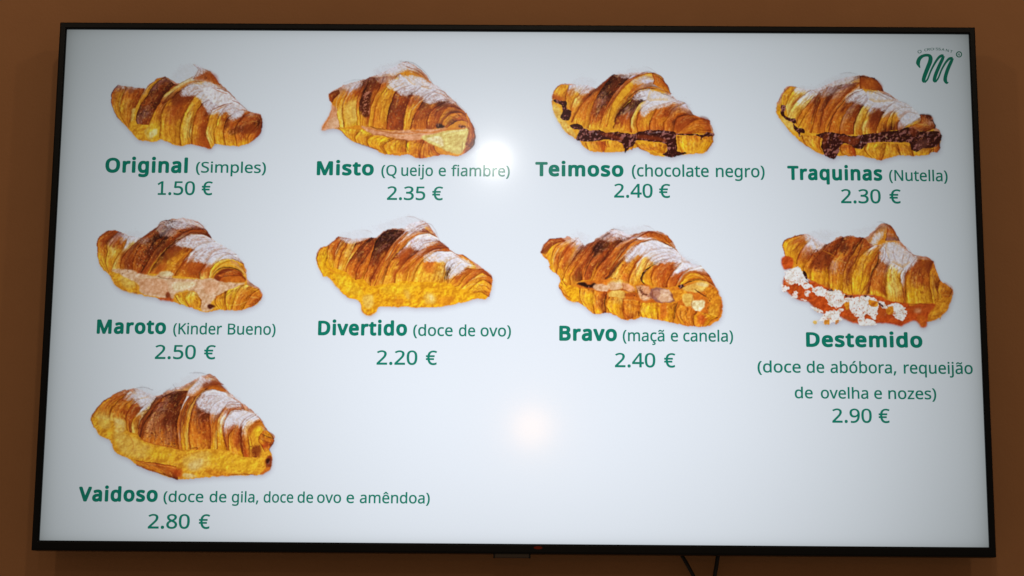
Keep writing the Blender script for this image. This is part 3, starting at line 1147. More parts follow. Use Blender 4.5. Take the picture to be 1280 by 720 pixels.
# 7: apple and cinnamon
ART.append(((670, 272, 915, 412), 1260, 'croissant filled with apple pieces and cinnamon', '''
P|g|1|0|170,130 80,140 28,225 90,290 85,320 150,390 150,450 200,530 270,545 380,620 460,610 560,655 650,650 700,640 880,675 960,695 1090,700 1190,640 1195,540 1150,440 1090,350 940,250 840,110 720,85 600,110 500,75 400,130 300,180 210,120
E|165,130 80,145 30,225
E|190,150 110,180 60,235
B|br/rb/dg
P|b|.6|4|40,210 80,180 70,220 30,228
E|190,145 120,200 100,280 100,330
B|or/go/uy/gu
E|270,130 200,200 150,280 130,360
B|ew/ogr/yro/uyg
S|c|6|.7|150,190 120,250 110,300
S|l|6|.7|215,150 165,220 145,290
E|310,180 260,240 200,330 170,400
B|wn/rge/grg/gug
P|j|.4|8|200,170 240,190 200,280 170,240
E|380,150 330,210 270,300 220,370 220,430
B|nb/dbr/bor/gou/ug
E|480,90 400,160 350,240 300,330 300,400
B|nd/rbd/orb/obr/gd
E|600,130 520,180 460,250 400,320 360,400
B|nbn/drk/dkrb/brd/orbo/org
P|k|.5|6|370,180 470,150 460,200 390,230
S|h|8|.8|450,150 380,230 330,320 310,380
S|d|6|.7|360,240 320,310 300,370
S|q|6|.6|400,290 370,350 350,400
E|740,100 640,140 580,200 510,290 470,360 440,410
B|nse/eo/robn/brob/orbo/gor
S|l|5|.8|580,180 520,260 470,330
S|d|5|.7|620,160 540,250 480,340
S|b|5|.6|560,160 500,240 440,320
E|870,190 780,150 680,160 620,220 540,300 480,380
B|bd/no/or/ob/rdl/ko
S|c|6|.9|640,170 580,230 530,280
S|h|6|.8|560,270 510,330 460,395
D|bo/ro/rwo/swr|720,85 680,110 640,130|850,120 870,160 800,155 700,150|.8
S|b|7|.9|580,150 640,110 720,90 800,110 850,160 880,195
S|r|8|.8|690,140 770,115 840,150 870,180
S|d|6|.7|680,160 740,140 800,160
E|880,195 760,210 690,250 640,310 600,390 590,450
B|ww/wws/wso/engr/yogg/lgl
N|b|.3|4|500,310 640,280 590,400 480,400
P|j|.5|6|560,360 590,370 580,410 560,400
E|930,240 840,220 740,260 700,330 680,410
B|sw/ww/wye/olg/gy
S|b|5|.6|640,290 610,360 590,420
S|b|5|.7|660,300 640,360 650,410
S|n|5|.7|690,240 760,200 840,195 900,220
E|930,260 850,265 770,320 740,380 750,440
B|ww/wn/eyr/ygo/yu
P|k|1|1|740,310 700,350 680,400 700,430 720,440 690,425 672,400 690,350
S|k|9|.9|790,285 730,320 690,370 682,410 700,430
P|g|.6|6|700,370 740,350 760,420 710,410
E|930,290 900,330 850,400 840,450
B|sw/rr/oro/gor
S|j|9|.6|860,300 830,360 810,430
S|b|7|.6|880,310 860,380 830,430
E|1060,310 980,340 930,380 900,440
B|ww/wso/rrj/oor
E|1120,380 1030,360 970,370 920,440
B|wr/wor/sog/gr
E|1150,440 1060,395 1000,400 950,435
B|or/yo/guo/uo
S|k|7|.85|930,435 980,415 1030,400 1080,405
S|b|6|.7|950,360 1010,345 1070,370 1120,420
S|o|7|.6|960,390 1020,375 1090,400 1140,430
# filling zone
P|o|1|2|260,430 330,410 470,400 600,440 700,430 760,460 900,450 1000,420 1140,440 1190,520 1190,620 1090,690 960,690 900,640 900,540 800,560 680,550 470,520 350,500 290,470
P|k|1|2|260,430 300,412 340,430 380,420 385,455 340,450 300,440
P|m|1|2|380,430 460,435 455,475 375,465
P|l|.8|4|460,420 550,400 560,450 490,470
P|c|.7|4|500,420 545,410 540,450 505,450
P|l|.7|4|470,480 560,470 570,520 480,520
P|g|1|2|570,420 640,440 650,490 580,495
P|r|.8|3|560,490 640,480 630,510 570,505
P|m|.8|3|650,440 720,450 740,520 680,530 655,480
P|d|.8|2|655,450 690,470 730,500 720,510 680,490
N|d|.3|4|560,430 740,450 740,530 570,500
P|n|1|3|740,460 800,450 870,480 890,540 800,545 740,520
P|m|.9|3|790,490 850,490 880,530 820,545 780,520
P|e|.9|3|750,470 790,470 800,500 760,510
S|b|6|.7|740,460 750,500 740,530
P|m|.9|2|462,428 520,415 556,436 540,458 480,468
P|p|.9|2|556,418 610,436 640,462 600,478 560,456
P|l|.8|3|480,476 540,466 572,484 560,512 490,510
P|m|.8|2|800,464 850,462 870,486 840,500 806,492
P|p|.8|2|690,452 722,446 736,480 700,490
S|b|6|.8|462,470 520,466 560,462 610,484
S|b|5|.8|556,420 560,450 552,470
S|d|5|.7|640,440 652,470 648,500
S|r|6|.7|480,518 560,520 650,528 740,538
S|b|5|.7|870,470 880,510 896,540
S|c|5|.7|500,424 540,424
S|c|5|.6|800,500 850,496
P|g|1|2|860,460 960,470 960,500 900,540 880,500
P|k|1|1|915,440 940,430 955,445 930,458
P|l|.8|4|950,450 1060,410 1110,430 1060,480 960,470
P|c|.6|4|1040,420 1100,430 1090,445 1040,440
P|l|.9|4|940,500 1000,490 1010,560 960,570
P|c|1|3|1005,540 1070,530 1085,570 1050,605 1010,595
P|l|.6|4|1110,600 1150,590 1150,640 1110,650
S|b|5|.6|1010,500 1000,560 1020,600
P|g|.9|3|1090,450 1170,470 1185,560 1120,550 1090,500
S|k|7|.9|1020,460 1060,490 1100,512
N|d|.22|4|1080,460 1180,470 1180,600 1090,600
P|y|.8|5|1110,570 1170,560 1170,630 1120,640
S|b|5|.6|1180,520 1190,580 1175,640
# lower shell
E|160,390 200,440 260,470
E|150,450 190,500 270,545
B|ug/ug/ug
P|u|.9|4|190,440 280,460 290,520 230,540
E|280,450 280,510 300,560
E|370,470 360,540 380,620
B|gg/yu/yg
E|455,480 450,540 450,610
B|gor/gobg/ugb
P|q|.5|6|310,500 370,490 370,560 320,550
E|470,510 445,560 470,600
E|560,520 560,580 570,655
B|gl/gug/ug
E|665,540 670,590 660,635
B|og/ogo/obg
S|b|5|.6|550,560 560,600 590,640
S|b|5|.7|610,540 610,590 600,640
E|680,550 665,600 680,640
E|780,550 780,600 780,655
B|yu/yqu/uy
E|900,550 885,610 885,675
B|gg/ugu/oug
P|j|.5|6|800,560 840,560 840,640 800,640
S|o|5|.7|690,560 780,565 890,560
E|920,560 900,610 930,680
E|1030,600 1010,650 1020,700
B|go/ogo/uog
E|1170,640 1130,660 1090,700
B|gu/uju/gou
P|j|.5|5|1040,600 1080,640 1080,690 1040,670
S|k|8|.9|910,545 895,590 890,650
S|k|7|.8|455,490 440,540 445,580
S|k|6|.8|655,600 665,635
S|k|6|.7|430,610 455,600
S|d|5|.7|930,580 930,640 960,680
S|d|5|.6|960,600 970,660
S|d|5|.7|380,500 390,560
S|l|6|.6|540,530 640,530
W|1|8|560,260 660,170 780,155 880,200 1000,270 1100,340 1050,340 960,340 930,300 860,290 760,310 740,280 660,240 600,290
W|.95|8|440,90 520,60 620,60 740,50 730,80 620,110 560,150 480,110
W|.9|8|220,130 260,100 340,110 360,150 300,190 260,170
W|.6|8|380,130 480,90 560,120 480,160
S|k|4|.6|450,95 500,75 560,85
S|n|5|.5|690,50 730,60 760,80
S|n|5|.6|700,330 780,260 860,240
S|k|6|.5|740,300 800,275 850,265
'''))
# 8: pumpkin jam, sheep's curd and walnuts
ART.append(((965, 268, 1205, 416), 1168, 'croissant filled with orange jam and white curd', '''
P|g|1|0|190,120 90,150 65,190 75,240 100,320 230,400 340,460 450,490 600,490 800,545 940,650 1040,610 1085,540 1100,470 1060,420 1020,400 980,290 930,255 860,245 780,160 720,70 660,60 570,140 480,130 400,140 330,180 240,130
E|190,120 90,150 65,190 75,240
E|240,150 190,200 160,250 150,300
B|eo/grg/uyg/gu
E|270,210 230,270 200,310 190,350
B|ww/er/rg/gu
S|b|6|.6|180,170 140,210 110,230
S|r|6|.6|150,150 110,190 90,210
E|340,180 290,240 240,310 230,390
B|wn/ro/gob/gu
N|b|.25|4|190,220 290,220 230,330 180,310
E|430,140 390,230 350,310 350,450
B|nrb/brd/rbdr/brob/ggu/ug
P|b|.7|8|260,240 340,220 340,310 260,330
N|d|.35|4|250,200 400,180 360,330 250,340
E|550,140 500,230 440,330 430,470
B|drrb/bdrd/rgrb/teot/gogu/yu
N|p|.35|4|350,290 460,270 440,370 360,360
N|d|.3|5|400,140 550,130 480,260 400,240
S|g|8|.7|310,220 370,250 420,290
S|l|6|.7|360,260 440,290 470,320
E|620,190 540,250 500,330 480,400 490,490
B|br/grg/obg/gbg/yu
S|k|5|.8|555,155 530,230 500,300
S|b|5|.8|530,260 500,340 490,400
E|690,180 640,240 600,330 590,400 540,490
B|wo/gy/gyo/yuy/uy
S|b|6|.7|600,220 560,300 550,380 530,470
S|j|8|.6|640,200 610,270 560,350
E|680,200 670,260 630,330 600,400 590,480
B|wn/ro/ogr/obr/ygd
S|k|9|.9|650,240 640,300 610,350 600,400
S|h|6|.8|600,400 600,440 575,490
E|720,290 700,340 690,420 700,530
B|wn/nre/org/ror/yu
N|p|.2|4|610,290 700,290 700,380 620,380
E|800,330 780,380 800,460 805,545
B|ww/yly/yly/ylo/yg
S|l|6|.7|740,360 750,440 760,520
S|b|5|.7|800,380 800,460 805,530
E|870,270 830,330 810,400 815,540
B|ww/wn/rg/ob
E|980,285 960,350 960,430 980,540
B|ebor/rbo/goro/yuyg/uyu
P|b|.75|8|930,280 980,290 975,350 940,360
P|r|.5|8|880,290 920,280 910,330 860,340
S|r|7|.8|860,270 820,350 815,400
E|1020,400 1010,450 1020,500 1010,550
B|og/gb/gyg/uo
S|b|5|.6|1000,400 980,460 990,520
E|1100,460 1080,500 1050,540 1020,640
B|og/go/yu/gy
P|g|1|2|1010,520 1085,510 1060,590 1000,640 940,645 950,590
S|o|9|.8|1050,410 1090,440 1100,480
S|b|6|.6|1085,440 1095,490
S|l|6|.6|1040,490 1080,490
N|d|.12|3|990,490 1050,500 1050,560 990,560
S|l|5|.5|960,620 1020,600 1060,560
# jam
P|j|1|2|55,270 90,255 130,275 120,320 80,340 60,310
P|j|1|2|70,380 130,400 230,440 330,480 420,520 480,600 560,640 640,650 700,620 760,600 820,560 990,545 950,610 940,680 910,690 890,660 850,650 790,680 730,670 640,660 520,665 400,620 300,600 230,540 160,520 80,460
P|r|.6|6|820,560 980,550 930,600 830,590
P|r|.7|5|250,500 330,540 300,590 240,550
P|r|.7|5|420,580 520,640 440,640
P|r|.6|5|640,560 690,560 660,640 630,640
N|b|.25|5|80,400 500,560 500,650 250,560
N|q|.16|4|80,400 330,500 300,580 100,480
P|p|.8|4|870,575 900,575 900,600 870,600
P|o|.6|5|880,620 930,620 930,680 900,680
P|j|1|2|215,400 350,450 450,485 620,492 720,525 830,550 800,640 640,655 500,630 300,580 200,470
P|r|.6|6|350,500 700,540 700,620 480,600
# curd
P|z|1|1|70,375 100,345 125,320 160,320 200,360 215,400 250,435 235,450 200,455 170,430 120,425 80,400
P|z|1|1|60,430 90,435 100,455 65,465
P|z|1|1|250,440 320,450 330,490 290,500 250,480
P|z|1|1|320,480 370,455 430,470 440,520 410,560 350,560 330,520
P|z|1|1|440,520 500,500 560,495 590,520 600,580 570,620 520,625 480,600 465,560 440,550
P|z|1|1|300,620 340,590 400,575 430,580 410,620 420,640 350,660 300,650
P|z|1|1|540,620 580,640 630,655 620,672 530,668
P|z|1|1|580,500 630,510 650,550 640,600 620,640 590,600
P|z|1|1|700,560 760,535 800,570 825,600 800,640 750,630 720,600
P|z|1|1|235,560 290,575 310,600 260,590
P|z|1|1|250,645 285,640 290,660 260,665
P|z|.9|1|120,480 150,470 155,500 125,500
P|z|.9|1|200,470 230,470 225,495 205,490
P|z|.9|1|640,530 700,545 690,570 660,560
P|z|.9|1|180,510 215,520 200,535
P|w|.4|5|480,560 560,560 540,610 490,590
P|w|.4|4|130,370 190,380 180,420 120,400
P|w|.5|4|350,500 420,510 400,550
P|m|.5|4|90,400 130,410 120,430 90,425
N|m|.22|5|70,370 440,480 430,560 240,480
N|s|.18|4|440,500 640,500 800,560 780,640 480,620
N|j|.26|4|60,330 300,420 450,470 620,500 820,570 800,650 600,660 280,650 60,460
N|r|.14|3|60,330 300,420 450,470 620,500 820,570 800,650 600,660 280,650 60,460
P|g|1|1|440,540 465,530 470,570 450,580
P|g|1|1|590,520 640,530 640,560 600,560
P|o|.9|1|605,530 635,538 630,552 605,550
P|g|1|1|695,575 730,560 740,600 705,610
P|g|.9|1|320,645 350,645 345,668 320,665
P|g|.9|1|385,648 405,645 400,665 385,668
P|l|.9|1|250,650 270,645 275,665 255,668
P|k|1|1|190,345 210,360 215,395 200,385
P|h|.9|1|440,490 480,492 500,500 460,505
P|h|.9|1|560,490 580,492 570,505
P|h|.9|1|650,540 670,550 680,565 655,555
P|h|.7|1|340,455 365,450 370,465 345,468
S|b|5|.8|820,550 900,545 980,550
S|k|5|.6|230,420 200,400
W|1|7|590,170 640,110 680,90 690,110 660,150 620,200
W|1|8|650,190 720,165 780,180 860,250 890,260 860,310 800,360 780,320 720,310 650,280 660,230
W|1|9|190,120 260,100 340,90 420,110 520,90 640,60 660,70 570,120 480,125 400,135 340,180 260,220 210,170
W|.6|6|700,120 750,120 770,160 700,150
D|eb/ro/nn|690,60 700,100 690,160|720,70 750,110 775,160|.8
W|.8|6|690,105 740,115 760,130 700,135
S|k|5|.7|640,45 680,50 720,80
S|b|6|.7|680,60 730,90 770,155
S|d|5|.6|590,150 630,100 670,70
S|r|6|.6|780,180 830,210 855,245
S|n|5|.6|690,200 690,260 680,280
S|n|5|.5|740,190 740,250 760,300
S|n|5|.6|800,240 790,300 800,340
S|n|5|.6|840,250 820,300
S|r|8|.7|900,265 930,255 965,280
'''))
# 9: gila, egg sweet and almond
ART.append(((105, 458, 355, 606), 1216, 'croissant filled with yellow almond egg cream', '''
P|y|1|0|260,140 160,180 90,240 42,300 50,350 100,420 160,450 190,520 270,560 330,600 450,650 570,685 700,680 880,665 1060,660 1130,630 1145,560 1130,490 1160,430 1110,380 1050,290 960,220 860,140 780,50 690,70 620,110 520,140 440,180 340,140
E|250,140 150,190 80,250 45,310 60,370
E|280,150 200,220 160,280 160,370 150,430
B|er/org/gog/gl/yl
E|340,200 300,230 260,290 260,340 270,400
B|wn/rg/gor/ly/yy
P|l|.5|9|80,290 160,310 240,330 230,400 120,400 70,340
S|r|6|.6|250,160 200,200 170,230
S|b|6|.6|260,170 240,200 200,230
N|o|.2|7|60,240 240,240 240,400 90,380
E|420,190 350,260 290,340 290,400
B|ww/rb/oro/gbo
E|440,190 390,270 340,340 330,410
B|ws/sl/gb/lg
S|c|6|.7|370,270 340,330 330,400
E|560,150 480,190 420,260 370,350 345,450
B|nn/dr/dbr/rbd/rdb
E|640,150 600,240 570,330 570,420 580,505
B|nddr/dkdb/rnbkr/bndbd/dtbdb/ttbtb/ototo/oog
N|t|.34|3|420,290 560,280 560,480 400,480
N|d|.3|3|360,230 600,170 580,480 360,440
S|d|5|.7|400,250 470,220 560,230 590,260
S|e|5|.5|440,280 500,260 560,290
S|d|5|.6|420,320 430,390 440,450
S|e|5|.5|455,330 460,400 470,470
S|d|5|.6|490,330 500,400 495,470
S|e|5|.5|525,330 530,400 525,480
S|r|8|.6|350,420 370,360 410,310
E|720,90 640,190 600,270 590,360 590,440 600,510
B|wn/wn/ob/orb/oer/oog
E|800,110 720,150 650,230 620,320 610,400 620,510
B|se/roe/obg/obo/ggy/ug
S|d|6|.8|690,140 630,220 600,300 590,340
S|n|5|.6|590,280 590,350 600,420
E|860,160 760,140 700,180 660,260 640,340 635,430 645,510
B|ro/do/obg/lo/oy/yl/yg
S|d|7|.8|760,90 690,170 640,260 620,330
S|l|6|.8|740,130 680,200 650,280 635,360
S|l|7|.8|620,400 625,460 630,500
S|k|6|.8|700,200 670,270 650,350 645,430
D|wr/wb/wo/eo|700,60 680,100 640,140 620,180|850,110 800,110 730,140 690,180|.6
P|b|.7|5|740,90 800,85 850,120 860,150 780,130 720,130
P|o|.8|4|760,120 840,130 860,155 770,145
E|870,180 790,230 760,310 770,400 770,500
B|ww/wws/nbr/obro/oor/gogo
P|d|.6|7|690,270 760,260 770,330 720,330
N|d|.35|4|680,280 770,270 790,360 720,350
E|960,230 880,240 830,290 810,360 810,500
B|wwn/seo/nen/roo/rgl/gul
S|d|5|.7|830,220 800,290 790,360
S|l|6|.7|850,260 820,330 820,420
E|980,270 900,270 860,330 850,400 870,510
B|rn/rer/owe/olr/gur/gu
S|r|6|.8|890,260 860,320 860,390 870,450
S|l|6|.7|830,340 825,420 830,480
E|1000,280 940,320 920,370 880,420 880,520
B|ww/ww/wr/bro/bg
E|1050,290 990,330 960,380 960,460 970,550
B|ww/ws/orb/gorb/ggu
S|b|6|.7|930,370 900,390 890,450
S|d|5|.6|960,400 950,460 960,520
E|1070,330 1010,370 1000,430 1010,550
B|swo/wg/bog/rjg
E|1110,380 1060,350 1020,370 1010,430 1050,550
B|gg/yo/rqo/bqy/gb
P|q|.7|5|1030,380 1080,370 1100,430 1050,440
P|r|.7|5|1000,380 1040,345 1090,340 1040,370 1010,420
D|og/ou/go/jb/go|1090,390 1060,440 1080,480 1100,520|1115,390 1150,430 1155,460 1130,500|1
S|h|6|.8|1080,410 1120,430 1155,440
S|b|6|.8|1070,440 1110,460 1150,465
S|o|7|.8|1080,430 1120,450 1150,452
P|b|.8|4|1020,500 1060,480 1080,510 1060,550 1030,530
N|d|.3|3|1010,480 1090,480 1080,550 1020,550
# filling
P|y|1|2|45,310 110,320 200,340 270,400 340,430 380,470 480,490 600,510 720,510 860,510 960,550 1060,560 1110,530 1140,560 1100,640 1020,655 880,650 760,645 700,672 640,660 560,620 450,600 300,570 190,510 160,450 90,410
P|l|.6|8|180,400 300,430 420,510 350,560 230,520
P|l|.6|8|600,560 760,520 760,600 650,640
P|c|.5|8|640,590 720,560 700,620 650,630
P|q|.5|9|770,530 1060,570 1020,640 800,610
P|q|.5|9|400,500 560,530 500,570 380,540
P|l|.6|6|90,300 160,330 150,380 90,360
P|c|.4|6|190,320 250,340 240,400 190,390
N|c|.22|6|160,400 400,480 900,540 800,620 400,580
N|g|.26|6|50,320 400,480 1100,560 1060,650 400,590
S|o|6|.6|270,410 300,470 290,520
S|l|6|.5|300,470 380,520 420,560
S|r|8|.7|340,440 420,470 520,490 600,512
S|d|6|.8|640,500 690,495 680,510
# lower shell
E|310,570 370,580 450,590 560,610
E|320,600 400,635 480,655 570,690
B|ogo/rog/orb
P|b|.8|4|560,630 590,640 580,670 550,660
P|j|.7|4|540,640 590,620 590,680
P|g|.9|3|740,640 780,630 880,650 900,660 800,668
P|c|.6|3|620,650 690,670 640,680 600,665
S|b|7|.8|880,660 960,655 1040,660
S|o|7|.6|760,655 860,668 900,655
P|b|1|2|1100,570 1130,540 1145,570 1135,620 1100,650 1070,650 1110,620
P|k|.8|2|1110,565 1130,560 1130,590 1110,595
P|o|.9|3|1080,640 1130,610 1125,635 1080,658
S|t|5|.7|1110,600 1125,620 1110,640
S|h|5|.9|1125,500 1135,520
W|1|8|690,200 760,150 870,165 960,200 980,250 900,250 850,260 820,290 770,290 700,260
W|1|7|860,300 960,265 1050,285 1060,310 1000,330 970,380 930,350 880,370 860,390
W|1|8|640,140 700,80 780,60 800,80 720,120 660,170 620,160
W|1|9|300,140 360,120 440,150 560,100 660,30 740,40 760,60 660,90 600,130 520,150 440,180 400,230 370,270 330,230 290,190
W|.6|7|230,150 300,160 290,210 250,180
S|k|4|.7|320,130 370,128 420,145
S|k|5|.6|640,40 700,38 760,50
S|b|6|.7|760,60 820,90 860,150
S|k|4|.5|540,110 560,135
S|k|4|.5|480,160 530,130
S|r|6|.7|900,190 950,220 980,265
S|b|5|.6|850,260 880,220 940,220
S|n|5|.7|850,330 900,280 960,270
S|n|5|.8|940,380 980,320 1030,290
S|b|6|.6|1040,290 1080,330 1110,385
S|n|5|.5|700,200 760,180 840,180
'''))


